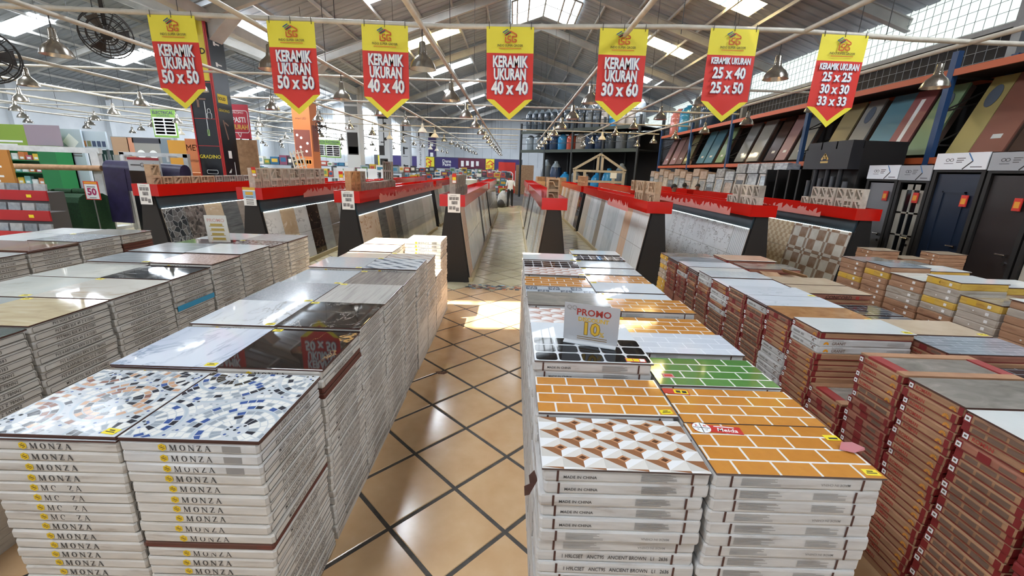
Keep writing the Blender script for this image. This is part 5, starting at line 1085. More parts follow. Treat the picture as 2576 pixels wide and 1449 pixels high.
leaves = [(7.15, .8, 'brown', 0, 'darkest brown leaf at the right edge'), (7.92, .55, 'pinkbrown', 0, 'film-wrapped pinkish brown leaf at the right'), (8.42, .42, 'yellow', 1, 'yellow leaf with an oval glass'), (9.3, .5, 'green', 1, 'pale green leaf with an oval glass'), (9.9, .5, 'red', 0, 'red leaf with a pale lettered strip'), (10.45, .6, 'teal', 0, 'teal leaf behind the red one'), (11.2, .5, 'white', 1, 'whitish leaf with an oval glass'), (11.85, .6, 'cream', 0, 'cream yellow leaf above the black booth'), (13.2, .6, 'silver', 0, 'silver film-wrapped leaf'), (13.95, .5, 'pink', 0, 'dull pink leaf'), (14.55, .55, 'brown', 0, 'dark brown leaf pile end'), (15.6, .7, 'white', 0, 'glossy white wrapped leaf'), (16.5, .65, 'silver', 0, 'silver leaf beside the blue upright'), (18.1, .6, 'green', 0, 'narrow light green leaf'), (19.1, .75, 'blue', 0, 'first teal blue leaf of the pair'), (19.95, .7, 'blue', 0, 'second teal blue leaf of the pair'), (21.6, .7, 'olive', 0, 'brownish leaf with coloured streaks'), (22.5, .75, 'mauve', 0, 'mauve brown leaf'), (23.4, .8, 'pink', 0, 'pale pink leaf'), (24.5, .7, 'pink', 0, 'pink film-wrapped leaf by the far upright')]
for y, w, c, ov, lb in leaves:
    o = thing('door_leaf', lb+', leaning on the rack deck', 'door', (8.33, y, 2.532), (0, .38, 0), 'door leaves on the rack')
    h = 1.46 if y > 7.5 else 1.44; o.rotation_euler = (0, .36, 0)
    ob('panel', MB().box(0, .04, -w/2, w/2, .0, h).mesh('panel', [DM[c]]), o)
    ob('edge', MB().box(.04, .16, -w/2+.01, w/2-.01, 0, h-.02).mesh('edge', [EDGE]), o, label='brown edges of more leaves stacked behind')
    if ov:
        pts = [(-.003, .115*math.cos(t*PI/10), h*.74+.21*math.sin(t*PI/10)) for t in range(20)]; ob('oval_glass', MB().prism(pts[::-1], (-.006, 0, 0)).mesh('oval_glass', [OVAL]), o)
    elif c == 'red': ob('label_strip', MB().box(-.004, 0, -.05, .05, .2, h-.2).mesh('label_strip', [WHITE]), o)
    else: ob('label_strip', MB().box(-.003, 0, -w*.2, w*.1, .25, .33).mesh('label_strip', [flat('label_pale', '#bdbdb5', .4)]), o)
# ------------------------------------------------------------------ door showroom frames with white header signs
NAVY = flat('door_navy', '#1b2638', .35); GREYD = flat('door_grey', '#77777a', .4); CREAMD = flat('door_cream', '#a29c8f', .45); SIGNW = flat('sign_white', '#f4f6f8', .4); SIGNG = flat('sign_grey', '#a9abae', .4); SBLUE = flat('sign_blue', '#4b7fb3', .4)
def door_show(y0, y1, zs, sg, leaf, lb, kind, X=7.2):
    o = thing('door_display', lb, 'door display', (X, (y0+y1)/2, 0)); w = (y1-y0)/2
    ob('frame', MB().box(0, .5, -w, -w+.06, 0, zs).box(0, .5, w-.06, w, 0, zs).box(0, .5, -w+.06, w-.06, zs-.3, zs).mesh('frame', [BLACK]), o)
    ob('back', MB().box(.46, .5, -w+.06, w-.06, 0, zs-.3).mesh('back', [BLACK]), o)
    b = MB(); b.box(-.02, 0, -w, w, zs-.26, zs, 0)
    M = LEFT(-.0215, 0, zs-.13)
    for cx_ in (-.2, -.135): b.add([M @ Vector((cx_*w/.4+q*math.cos(t*PI/8), .02+q*.8*math.sin(t*PI/8), 0)) for q in (.024, .032) for t in range(16)], [(i, (i+1) % 16, 16+(i+1) % 16, 16+i) for i in range(16)], 1)
    for i in range(3): stroke(b, M, [(-.06*w/.4, .5+.045-.03*i, (.07-.02*i)*w/.4, .5+.045-.03*i, .012)], 0, 1, 3)
    stroke(b, M, [(.1*w/.4, .5+.125, .19*w/.4, .5, .018)], 0, 1, 2); stroke(b, M, [(.19*w/.4, .5, .06*w/.4, .5-.125, .018)], 0, 1, 1); stroke(b, M, [(.17*w/.4, .5-.09, .34*w/.4, .5-.09, .01)], 0, 1, 1); stroke(b, M, [(-.25*w/.4, .5-.035, -.1*w/.4, .5-.035, .006)], 0, 1, 1)
    ob('header_sign', b.mesh('header_sign', [sg, INK, SBLUE, INKG]), o)
    zt = zs-.33
    if kind == 'glass':
        b = MB(); lw = w-.08
        for (ya, yb, za, zb) in ((-lw, -lw+.1, 0, zt), (lw-.1, lw, 0, zt), (-lw, lw, 0, .2), (-lw, lw, zt-.1, zt), (-.02, .02, 0, zt)): b.box(.04, .08, ya, yb, za, zb)
        for k in range(1, 4): b.box(.04, .08, -lw, lw, .2+(zt-.3)*k/4-.015, .2+(zt-.3)*k/4+.015)
        L = ob('leaf', b.mesh('leaf', [leaf]), o); ob('glass', MB().box(.055, .06, -lw, lw, .1, zt).mesh('glass', [flat('glass_dark', '#15171a', .05)]), L)
    else:
        L = ob('leaf', MB().box(.04, .09, -w+.07, w-.07, 0, zt).mesh('leaf', [leaf]), o)
        if kind == 'panel':
            pw = w-.22; b = MB()
            for (ya, yb, za, zb) in ((-pw, pw, .45, .475), (-pw, pw, zt-.3, zt-.275), (-pw, -pw+.025, .45, zt-.275), (pw-.025, pw, .45, zt-.275)): b.box(.025, .04, ya, yb, za, zb)
            ob('moulding', b.mesh('moulding', [leaf]), L)
    b = MB(); hy = -w+.14; b.box(.0, .04, hy-.02, hy+.02, .95, 1.0); b.tube((.005, hy, .985), (.005, hy+.13, .985), .011, 8); b.tube((.02, hy, .86), (.04, hy, .86), .024, 10)
    ob('handle', b.mesh('handle', [CHROME]), L, label='chrome lever handle')
    ob('price_card', MB().box(.0, .02, -w+.15, -w+.25, 1.62, 1.8, 0).box(-.003, .0, -w+.165, -w+.235, 1.66, 1.75, 1).mesh('price_card', [RED2, flat('card_orange', '#e59a2c', .5)]), L)
    return o
door_show(8.22, 8.93, 2.28, SIGNW, GREYD, 'black-framed grey door under a white header sign beside the black booth', 'plain')
door_show(7.58, 8.2, 2.27, SIGNG, CREAMD, 'cream door with dark glass panes under a greyish header sign', 'glass')
door_show(6.73, 7.56, 2.455, SIGNW, NAVY, 'navy blue panelled door under the largest white header sign', 'panel')
door_show(5.98, 6.7, 2.44, SIGNG, flat('door_dark', '#2a2220', .4), 'dark brown door display right of the navy one', 'plain')
door_show(5.1, 5.95, 2.40, ORNG, flat('door_pale', '#b9b6aa', .4), 'pale wooden door frame with an orange sign at the right edge', 'plain')
# black booth with gold emblem and grey pipes
o = thing('display_booth', 'tall matt black display booth with a gold emblem and a row of grey profiles', 'booth', (6.9, 9.15, 0))
ob('body', MB().box(.25, 1.15, 0, 1.4, 0, 2.77).mesh('body', [BLACK]), o)
ob('header', MB().box(0, .25, 0, 1.4, 2.2, 2.62).mesh('header', [flat('booth_black', '#1d1d20', .5)]), o); ob('base', MB().box(0, .25, 0, 1.4, 0, .3).mesh('base', [BLACK]), o)
for k in range(3): ob('top_block', MB().box(.02, .25, .02+.46*k, .44+.46*k, 2.62, 2.78).mesh('top_block', [flat('booth_black', '#1d1d20', .5)]), o)
b = MB(); M = LEFT(-.002, .72, 2.42)
for x0, y0_, x1, y1_, t in ((-.1, -.02, .0, .1, .05), (-.02, .1, .1, -.02, .05), (-.06, .02, .06, .02, .04), (-.12, -.07, .12, -.07, .04)): stroke(b, M, [(x0, .5+y0_, x1, .5+y1_, t)], 0, 1, 0)
ob('emblem', b.mesh('emblem', [flat('emblem_gold', '#c9a23a', .35)]), o)
for k in range(7):
    y = .12+.19*k; ob('profile', MB().tube((.12, y, .3), (.12, y, 2.2 if k % 2 else 1.95+.05*(k % 3)), .05, 10).mesh('profile', [flat('profile_grey', '#55575a', .45) if k % 2 == 0 else flat('profile_dark', '#26282b', .45)]), o)
    ob('price_card', MB().box(.03, .04, y-.03, y+.03, 1.3, 1.42).mesh('price_card', [flat('card_orange', '#e59a2c', .5)]), o)
ob('panel_rack', MB().box(0, .8, 0, .06, 0, 2.2).box(0, .8, .4, .46, 0, 2.2).box(0, .8, .9, .96, 0, 2.2).box(0, .8, 1.4, 1.46, 0, 2.2).box(.7, .8, 0, 1.46, 0, 2.2).mesh('panel_rack', [BLACK]), None, (7.0, 10.75, 0), (0, 0, 0), 'black slotted panel rack left of the emblem booth', 'rack')
# film-wrapped white doors and boxes standing under the rack
WR = [grain('wrap_%d' % i, [(.35, a), (.65, c)], 7, (1, 1, 2), rough=.2, bump=.5) for i, (a, c) in enumerate((('#8f9499', '#b9bec3'), ('#7f7f7f', '#a8a8a6'), ('#a58f80', '#bfa998'), ('#8a9297', '#a9b3b9'), ('#b0a394', '#c7bcae')))]
wn = ['silver-wrapped', 'grey-wrapped', 'brownish-wrapped', 'blue-grey-wrapped', 'beige-wrapped']
for k in range(17):
    y = 12.62+.72*k; w = .6; c = k*3 % 5; h = 2.1 if k < 4 else 1.75+.1*((k*7) % 3)
    o = thing('wrapped_door', '%s door pack under the rack, %s from the black slotted rack' % (wn[c], ORD[k+1]), 'door pack', (7.45, y, 0), (0, .1, 0), 'wrapped door packs below the rack')
    ob('pack', MB().box(0, .3, -w/2, w/2, 0, h).mesh('pack', [WR[c]]), o)
    ob('frame_strip', MB().box(-.015, 0, -w/2, -w/2+.05, 0, h).box(-.015, 0, w/2-.05, w/2, 0, h).box(-.015, 0, -w/2+.05, w/2-.05, h-.06, h).mesh('frame_strip', [WR[4 if k % 2 else 1]]), o)
    if k % 3 == 0: ob('louvre', MB().box(-.01, 0, -w/2+.08, w/2-.08, h*.45, h*.9).mesh('louvre', [flat('louvre_dark', '#4e4f52', .5)]), o)
    ob('top_carton', MB().box(-.02, .34, -w/2, w/2, 0, .3).mesh('top_carton', [WR[2] if k > 6 else WR[k % 2]]), None, (7.62, y, h+.012), (0, .1, 0), 'flat carton lying on the %s wrapped door pack' % ORD[k+1], 'carton')
# timber gazebo frame in front of the tanks
TIM = grain('timber_pale', [(.3, '#a89c8a'), (.7, '#c0b5a4')], 9, (1, 1, .3), rough=.7)
o = thing('roof_truss_frame', 'pale timber frame with a pitched truss top, in front of the water tanks', 'frame', (4.7, 24.2, 0))
for x in (-1.35, -.8, .8, 1.35): ob('post', MB().box(x-.07, x+.07, -.07, .07, 0, 2.05).mesh('post', [TIM]), o)
for p, q in (((-1.45, 0, 2.05), (1.45, 0, 2.05)), ((-1.45, 0, 2.1), (0, 0, 2.95)), ((1.45, 0, 2.1), (0, 0, 2.95)), ((-.12, 0, 2.1), (-.12, 0, 2.85)), ((.12, 0, 2.1), (.12, 0, 2.85)), ((-1.35, 0, 1.5), (1.35, 0, 1.5))): ob('rafter_bar', MB().bar(p, q, .12).mesh('rafter_bar', [TIM]), o)
ob('price_sheet', MB().box(.6, .95, -.1, -.08, 1.7, 2.0).mesh('price_sheet', [WHITE]), o)
# ------------------------------------------------------------------ water tank rack
DKST = flat('rack_dark', '#2b2c2b', .6)
A = Vector((.45, 33.5, 0)); B_ = Vector((7.2, 26.1, 0)); dv = (B_-A).normalized(); nv = Vector((-dv.y, dv.x, 0))
if nv.y < 0: nv = -nv
ln = (B_-A).length; ang = math.atan2(dv.y, dv.x)
tr = thing('tank_rack', 'three-level dark steel rack loaded with wrapped water tanks', 'rack', A, (0, 0, ang))
for k in range(5):
    for yy_ in (0, 2.6): ob('post', MB().box(ln*k/4-.06, ln*k/4+.06, yy_-.06, yy_+.06, 0, 5.3).mesh('post', [DKST]), tr)
for z in (3.4, 4.72):
    ob('deck', MB().box(0, ln, 0, 2.6, z-.06, z).mesh('deck', [DKST]), tr); ob('edge_beam', MB().box(0, ln, -.05, .0, z-.16, z+.04).mesh('edge_beam', [flat('rack_green', '#3d4238', .6)]), tr)
    for h in (.45, .9): ob('guard_rail', MB().tube((0, -.02, z+h), (ln, -.02, z+h), .02, 6).mesh('guard_rail', [DKST]), tr)
ob('shadow_backdrop', MB().box(0, ln, 2.62, 2.66, 0, 4.6).mesh('shadow_backdrop', [flat('shadow_sheet', '#221f20', .9)]), tr)  # dark sheet added for the shade behind the tanks
tprof = [(.02, 0), (.42, 0), (.45, .06), (.44, .25), (.45, .3), (.45, .6), (.44, .65), (.45, .7), (.45, .95), (.38, 1.12), (.22, 1.24), (.15, 1.26), (.15, 1.32), (.01, 1.34)]
TC = {'smoke': '#4c545c', 'navy': '#33435c', 'blue': '#2f86b8', 'orange': '#c4543c', 'beige': '#a89d92', 'grey': '#6c7277', 'pink': '#c97a70', 'clear': '#8e979c'}
TMm = {k: grain('tank_'+k, [(.35, v), (.65, v)], 5, (1, 1, .4), rough=.15, bump=.4) for k, v in TC.items()}; TME = {}
def tank(u, v, z, c, s, lb):
    if c not in TME: TME[c] = (MB().lathe(tprof[:10], 18).mesh('tank_body', [TMm[c]]), MB().lathe(tprof[9:], 14).mesh('tank_lid', [TMm['clear'] if c in ('smoke', 'navy', 'grey') else TMm[c]]))
    p = A+dv*u+nv*v; o = thing('water_tank', lb, 'water tank', (p.x, p.y, z), (0, 0, u), 'wrapped water tanks on the rack'); o.scale = s
    ob('tank_body', TME[c][0], o); ob('tank_lid', TME[c][1], o)
tops = ['smoke']*9+['grey', 'smoke', 'beige', 'blue', 'beige', 'beige', 'clear']
for k, c in enumerate(tops): tank(.35+.62*k, .5, 4.723, c, (.66, .66, 1.1), '%s wrapped tank on the top deck of the tank rack, %s from its far end' % (c if c != 'clear' else 'clear', ORD[k+1]))
mids = ['clear', 'clear', 'navy', 'navy', 'blue', 'orange', 'beige', 'navy', 'navy', 'smoke', 'grey', 'smoke']
for k, c in enumerate(mids): tank(.5+.8*k, .55, 3.403, c, (.82, .82, .82), '%s tank on the middle deck of the tank rack, %s from its far end' % (c, ORD[k+1]))
lows = [('grey', 1.35), ('navy', 1.3), ('blue', .95), ('grey', 1.0), ('smoke', .9), ('blue', .95), ('blue', 1.1), ('smoke', 1.25)]
for k, (c, h) in enumerate(lows): tank(2.2+.92*k, .62, .002, c, (.95, .95, h*1.55), '%s tank on the floor of the tank rack, %s from the far end' % (c, ORD[k+1]))
for k, c in enumerate(('pink', 'blue', 'smoke', 'navy')):
    o = thing('water_tank', '%s domed tank on the door rack top, %s from its far end' % (c, ORD[k+1]), 'water tank', (8.75, 24.2-1.25*k, 4.05), group='wrapped water tanks on the door rack')
    if c not in TME: TME[c] = (MB().lathe(tprof[:10], 18).mesh('tank_body', [TMm[c]]), MB().lathe(tprof[9:], 14).mesh('tank_lid', [TMm[c]]))
    ob('tank_body', TME[c][0], o); ob('tank_lid', TME[c][1], o)
ob('top_deck', MB().box(8.25, 9.3, 4.6, 25.1, 4.0, 4.045).mesh('top_deck', [flat('deck_dark', '#3b2f28', .8)]), rack).location = (-8.2, 0, 0)
# cartons and timber on the floor by the end of the centre aisle
for k in range(14):
    x = 1.0+.55*(k % 5); y = 22.6+.5*(k//5); z = .26*(k//5) if False else 0
    b = ob('parcel', MB().box(-.24, .24, -.2, .2, 0, .9+.25*((k*5) % 4)).mesh('parcel', [KRAFT if k % 2 else BTAN]), None, (x, y+1.6, 0), (0, 0, .1*(k % 3)), 'tall kraft parcel near the aisle end, %s of the heap from the left' % ORD[k+1], 'carton', 'kraft parcels before the tank rack')
for k in range(4):
    o = block('grid', BTAN, (2.47, 15.0+.44*k, 1.433), PI/2, 'tan grid frame block, %s of four on the far cap right of the aisle' % ORD[k+1], 'tan frame blocks on the far cap', .4)
# ------------------------------------------------------------------ advertising wraps round the columns
RDT = flat('trim_red', '#b01f1d', .4); YLW = flat('panel_yellow', '#d6c02c', .45)
def wrap(k, lb, z0, z1, base, draw, mats, trim=None):
    y = 12.3+5.45*k
    o = thing('column_wrap', lb, 'advert panel', (-8.4, y, 0))
    ob('front_panel', MB().box(-.33, .33, -.1, -.04, z0, z1).mesh('front_panel', [base]), o); ob('side_panel', MB().box(.33, .36, -.1, .56, z0, z1).mesh('side_panel', [base]), o)
    if trim:
        b = MB()
        for x in (-.33, .3): b.box(x, x+.035, -.115, -.1, z0, z1)
        b.box(.345, .365, -.115, -.08, z0, z1); ob('edge_trim', b.mesh('edge_trim', [trim]), o)
    b = MB(); draw(b, lambda x, z: FRONT(x, -.103, z), lambda yy, z: RIGHT(.3625, yy, z)); ob('panel_print', b.mesh('panel_print', mats), o, kind='stuff'); return o
def rect(b, M, x0, x1, y0, y1, mi): b.quad(*[M @ Vector(p) for p in ((x0, y0, 0), (x1, y0, 0), (x1, y1, 0), (x0, y1, 0))], mi)
def d1(b, F, G):
    rect(b, F(0, 0), -.29, .29, 3.95, 5.5, 0); b.text('SOLID', face((0, -.106, 4.65), (1, 0, 0), (0, 0, 1)), .2, mi=5, bold=.03)
    b.box(-.1, .1, -.22, -.1, 5.1, 5.4, 5)
    for z in (3.9, 3.0, 2.3): rect(b, F(0, z), -.29, .29, 0, .015, 1)
    b.text('GRADINO', face((0, -.106, 2.02), (1, 0, 0), (0, 0, 1)), .135, mi=0, bold=.012, sx=.95)
    rect(b, F(-.12, 3.45), -.03, .03, -.16, .16, 3); rect(b, F(0, 3.5), -.12, .1, -.02, .02, 3); rect(b, F(.05, 3.2), -.008, .008, -.6, .25, 4); rect(b, F(.05, 2.65), -.03, .03, -.08, .08, 2)
    rrect(b, F(.14, 3.1), -.06, .06, -.09, .06, .012, 4); rrect(b, F(.14, 3.2), -.04, .04, -.04, .06, .012, 4); rrect(b, F(0, 1.62), -.15, .15, -.05, .05, .01, 4); rect(b, F(-.02, 1.25), -.05, .05, -.07, .07, 4)
    rect(b, G(.2, 3.55), -.2, .2, -.11, .11, 0); b.text('SOLID', G(.2, 3.55) @ Matrix.Translation((-.03, 0, .002)), .11, mi=5, bold=.03); b.text('GRADINO', G(.2, 3.25) @ Matrix.Translation((0, 0, .002)), .1, mi=0)
    for z in (5.3, 4.9, 4.4): M = G(.2, z); rect(b, M, -.08, .0, -.05, .05, 4); rect(b, M, .0, .16, -.015, .02, 4)
    M = G(.2, 2.75); stroke(b, M, [(-.1, .75, .02, .25, .05), (-.05, .7, .1, .62, .04)], 0, 1, 3); rect(b, G(.2, 2.1), -.07, .07, -.1, .1, 4); rect(b, G(.35, 1.5), -.012, .012, -.4, .4, 4); stroke(b, G(.12, 1.65), [(-.06, .45, .06, .56, .03), (.0, .45, .06, .56, .03)], 0, 1, 4); rect(b, G(.3, 1.15), -.04, .04, -.07, .07, 4)
wrap(0, 'black column panels with red edges and a yellow GRADINO mark'.replace(' GRADINO', ''), 0, 5.5, BLACKG, d1, [YLW, RDT, flat('tag_green', '#8fae6a', .5), flat('handle_bronze', '#7a5a4a', .4), WHITE, INK], RDT)
def d2(b, F, G):
    for x in (-.13, .14): b.lathe([(.0005, 0), (.09, 0)], 12, (0, 0, 0), 0) if False else b.add([F(x, 4.15) @ Vector((.1*math.cos(t*PI/8), .1*math.sin(t*PI/8), 0)) for t in range(16)], [tuple(range(16))], 0); rect(b, F(x, 3.98), -.04, .04, -.06, .1, 0)
    b.text('smart LED', F(0, 3.62), .1, mi=1); rect(b, F(0, 2.75), -.31, .31, -.55, .45, 2)
    for x, z in ((-.05, 2.9), (.18, 2.7), (-.1, 2.55), (.12, 2.4), (-.2, 3.0)): b.add([F(x, z) @ Vector((.05*math.cos(t*PI/6), .05*math.sin(t*PI/6), .001)) for t in range(12)], [tuple(range(12))], 0)
    rect(b, F(0, 2.0), -.29, .29, -.1, .1, 3)
    for k in range(5): rect(b, F(-.22+.11*k, 2.0), -.04, .04, -.08, .06, 1)
    rect(b, G(.25, 3.0), -.25, .25, -.6, .4, 2)
OR_ = flat('wrap_orange', '#bd6d38', .5)
wrap(1, 'orange column panels printed with light bulbs', 0, 4.35, OR_, d2, [WHITE, INK, flat('print_maroon', '#7a3f31', .5), flat('print_orange', '#cf8a45', .5)])
def d3(b, F, G):
    rect(b, F(0, 5.2), -.33, .33, -.3, .3, 2); rect(b, F(0, 4.55), -.33, .33, -.25, .25, 2); b.text('SANDIMAS', F(0, 3.85), .12, mi=1, bold=.01); rect(b, F(0, 3.0), -.27, .27, -.55, .55, 1); rect(b, F(0, 2.75), -.24, .24, -.25, .1, 3)
wrap(2, 'white and grey column panels with a dark room picture', 1.7, 5.5, flat('wrap_white', '#c9cacb', .5), d3, [WHITE, INK, flat('print_greyblk', '#77787a', .5), flat('print_dusk', '#565360', .5)])
def d4(b, F, G):
    rect(b, F(0, 5.0), -.33, .33, -.2, .2, 1)
    for z in (4.5, 3.6): b.add([F(.12, z) @ Vector((.1*math.cos(t*PI/6), .1*math.sin(t*PI/6), 0)) for t in range(12)], [tuple(range(12))], 1); rect(b, F(.02, z), -.03, .03, -.4, .4, 1); rect(b, F(-.08, z-.2), -.12, .1, -.03, .03, 1)
    rect(b, F(-.02, 2.9), -.3, .05, -.3, .3, 1); rect(b, F(.02, 2.2), -.3, .2, -.2, .2, 1); rect(b, F(.1, 2.2), -.1, .1, -.1, .1, 0)
wrap(3, 'white column panels with black tap silhouettes', 0, 5.3, flat('wrap_white', '#c9cacb', .5), d4, [WHITE, INK])
def d5(b, F, G):
    for z in (4.9, 4.2, 3.2, 1.9): rect(b, F(-.05, z), -.1, .02, -.35, .2, 1); rect(b, F(.1, z+.1), -.15, .12, -.05, .05, 1)
    for z in (4.55, 2.7, 1.3): rect(b, F(0, z), -.2, .2, -.02, .02, 2)
wrap(4, 'pale column panels with black shower fittings drawn', 0, 5.3, flat('wrap_pale', '#b9bbbd', .5), d5, [WHITE, INK, INKG])
def d6(b, F, G): b.text('American Standard', F(0, 3.2) @ Matrix.Rotation(PI/2, 4, 'Z'), .3, mi=1, shear=.3); rect(b, F(-.1, 4.8), -.06, .06, -.4, .3, 1)
wrap(5, 'white column panels with sideways black lettering', 0, 5.3, flat('wrap_white2', '#d3d4d6', .5), d6, [WHITE, INK])
def d7(b, F, G):
    for z in (4.2, 3.2, 2.2): rect(b, F(0, z), -.15, .15, -.2, .2, 0)
wrap(6, 'purple column panels with white icons', 0, 4.9, flat('wrap_purple', '#3b2c5c', .5), d7, [WHITE])
# ------------------------------------------------------------------ left end of the hall
FRM = grain('frame_white', [(.3, '#b3b3b0'), (.7, '#cfcfcb')], 5, rough=.5)
fr = thing('roll_frame', 'white steel frame holding a kraft tube and green turf, at far left', 'rack', (-12.46, 11.6, 0))
for x in (-2.0, 1.45): ob('post', MB().box(x-.11, x+.11, -.06, .06, 0, 2.05).mesh('post', [FRM]), fr)
ob('top_rail', MB().box(-2.1, 1.6, -.05, .05, 2.0, 2.14).mesh('top_rail', [FRM]), fr)
[ob('foot', MB().box(xa_, xa_+.32, -.05, .5, 0, .08).mesh('foot', [FRM]), fr) for xa_ in (1.3, -2.16)]
ob('card_tube', MB().tube((-13.6, 11.45, 1.60), (-10.78, 11.45, 1.63), .07, 12).mesh('card_tube', [KRAFT]), None, (0, 0, 0), (0, 0, 0), 'long kraft cardboard tube across the white frame', 'tube')
TURF = grain('turf_green', [(.3, '#0f2813'), (.55, '#17391d'), (.8, '#265a2c')], 60, rough=.95, bump=.8)
tb = MB(); pr8 = [(-.42, 0), (.42, 0), (.44, .8), (.38, .93), (.25, 1.0), (-.25, 1.0), (-.38, .93), (-.44, .8)]
tb.prism([(-1.38, y_, z_) for y_, z_ in pr8], (2.75, 0, 0))
tf = ob('turf_drape', tb.mesh('turf_drape', [TURF]), None, (-12.12, 11.03, 0), (0, 0, 0), 'dark green artificial turf draped over a low table under the white frame', 'turf')
for k in range(6): ob('turf_fold', MB().tube((-.22, 0, 0), (.22, .03*(k % 2), 0), .06+.015*(k % 3), 10).mesh('turf_fold', [TURF]), tf, (-1.0+.42*k, -.1+.08*(k % 3), 1.04), (0, 0, .2*(k % 3)-.2))
ob('turf_mat', MB().box(-10.7, -9.2, 9.2, 10.0, 0, .03).mesh('turf_mat', [grain('turf_light', [(.3, '#2c6a35'), (.7, '#3c8044')], 60, rough=.95)]), None, (0, 0, 0), (0, 0, 0), 'flat green turf mat on the floor before the turf roll', 'turf mat')
# price board on a pole: 50
pb = thing('price_stand', 'price stand with a red-edged card reading 50 before the draped turf', 'sign', (-10.0, 10.25, 0))
ob('pole', MB().tube((0, 0, 0), (0, 0, 1.0), .012, 8).mesh('pole', [INKG]), pb); ob('foot', MB().lathe([(.001, .02), (.14, .015), (.15, 0)], 14).mesh('foot', [INKG]), pb)
b = MB().box(-.17, .17, -.01, .01, .93, 1.36, 0); b.box(-.15, .15, -.0115, -.01, .95, 1.29, 1); b.box(-.15, .15, -.0115, -.01, 1.3, 1.345, 2); b.text('50', FRONT(0, -.013, 1.11), .22, mi=3, bold=.04); b.box(-.1, .1, -.0125, -.011, 1.22, 1.24, 4); b.box(-.08, .08, -.0125, -.011, .97, .985, 4)
ob('card', b.mesh('card', [RED2, WHITE, flat('card_orange', '#e59a2c', .5), flat('ink_magenta', '#a8285a', .5), INKG]), pb)
# purple vinyl on its own frame
pf = thing('fabric_frame', 'white frame hung with dark purple vinyl rolls, left of the black column', 'rack', (-9.7, 11.9, 0))
for x in (-.85, .85): ob('post', MB().box(x-.06, x+.06, -.05, .05, 0, 2.06).mesh('post', [FRM]), pf)
ob('top_rail', MB().box(-.92, .92, -.05, .05, 1.97, 2.07).mesh('top_rail', [FRM]), pf)
for x in (-.6, .6): ob('hanger', MB().box(x-.03, x+.03, -.34, 0, 1.96, 2.0).box(x-.03, x+.03, -.34, -.30, 1.85, 1.96).mesh('hanger', [FRM]), pf)
PUR = grain('vinyl_purple', [(.3, '#1d1830'), (.7, '#2c2544')], 6, rough=.4)
vr = ob('vinyl_roll', MB().tube((-1.0, 0, 0), (1.0, 0, 0), .2, 16).mesh('vinyl_roll', [PUR]), None, (-9.7, 11.58, 1.62), (0, .03, 0), 'thick dark purple vinyl roll across the frame', 'vinyl roll')
ob('hanging_end', MB().box(-.98, -.42, -.22, -.18, -1.4, 0).mesh('hanging_end', [PUR]), vr)
ob('hanging_sheet', MB().box(-.42, 1.0, -.21, -.19, -.55, 0).mesh('hanging_sheet', [PUR]), vr)
gs = ob('sign_board', MB().box(-.4, .4, 0, .04, -1.55, .38, 0).box(-.4, .4, -.005, 0, -1.55, .05, 3).box(-.4, .4, -.005, 0, .32, .38, 1).text('Genuin', FRONT(.12, -.006, .19), .15, mi=2).box(-.34, -.1, -.006, 0, .18, .205, 2).mesh('sign_board', [flat('board_grey', '#a7a7a7', .4), flat('board_red', '#8f1d22', .4), INK, BLACKG]), None, (-9.45, 11.2, 1.56), (0, 0, 0), 'grey and red lettered board in front of the purple vinyl', 'sign')
# shelves of boards and panels behind
def board(x, y, z0, z1, w, base, lb, draw=None, mats=(), nm='sign_board', d=.06):
    b = MB().box(-w/2, w/2, 0, d, 0, z1-z0, 0)
    if draw: draw(b, lambda x_, z_: FRONT(x_, -.004, z_), w, z1-z0)
    o = ob(nm, b.mesh(nm, [base]+list(mats)), None, (x, y, z0), (0, 0, 0), lb, 'sign')
    if .05 < z0 != 2.203:
        for s in (-1, 1): ob('leg', MB().box(s*w*.4-.03, s*w*.4+.03, d+.003, d+.06, -z0, (z1-z0)*.8).mesh('leg', [SHB]), o)
    return o
SHB = flat('shelf_steel', '#57595c', .5)
GSH = flat('shelf_green', '#1f6b3a', .45)
gsf = thing('green_shelf', 'tall green display shelf of garden goods at far left', 'shelf', (-16.3, 14.8, 0))
[ob('side', MB().box(xa_, xb_, 0, .6, 0, 2.2).mesh('side', [GSH]), gsf) for xa_, xb_ in ((-1.3, -1.24), (.3, .9))]; ob('back', MB().box(-1.3, .9, .55, .6, 0, 2.2).mesh('back', [GSH]), gsf)
for k in range(5): ob('shelf_board', MB().box(-1.24, .3, .05, .55, .4*k+.1, .4*k+.13).mesh('shelf_board', [GSH]), gsf)
pk = [flat('pack_'+c, c, .4) for c in ('#b95c6a', '#e0b63a', '#7fb5b0', '#d9d6cf', '#c5743d')]
for k in range(18):
    ob('garden_pack', MB().box(-.1, .1, -.06, .06, 0, .16+.05*(k % 3)).prism([(-.06, -.061, .03), (.06, -.061, .03), (.06, -.061, .1), (-.06, -.061, .1)], (0, -.002, 0), 1).mesh('garden_pack', [pk[k % 5], WHITE]), None, (-17.4+.24*(k % 6)+.1, 15.1, .131+.4*(2+k//6)), (0, 0, 0), 'small garden pack on the green shelf, %s of six, shelf %s' % (ORD[k % 6+1], ORD[k//6+1]), 'pack', 'garden packs on the green shelf')
board(-16.6, 15.0, 2.203, 2.86, 2.3, flat('board_lime', '#86a03a', .45), 'lime and mauve header board above the green shelf', lambda b, F, w, h: (rect(b, F(.75, .34), -.6, .6, -.33, .33, 1), b.add([F(-.9, .42) @ Vector((.2*math.cos(t*PI/8), .2*math.sin(t*PI/8), 0)) for t in range(16)], [tuple(range(16))], 2), rect(b, F(-.5, .12), -.7, .5, -.03, .03, 3), rect(b, F(-.5, .02), -.7, .3, -.02, .02, 3)), [flat('board_mauve', '#9b8a93', .45), flat('board_redc', '#b5443b', .45), WHITE])
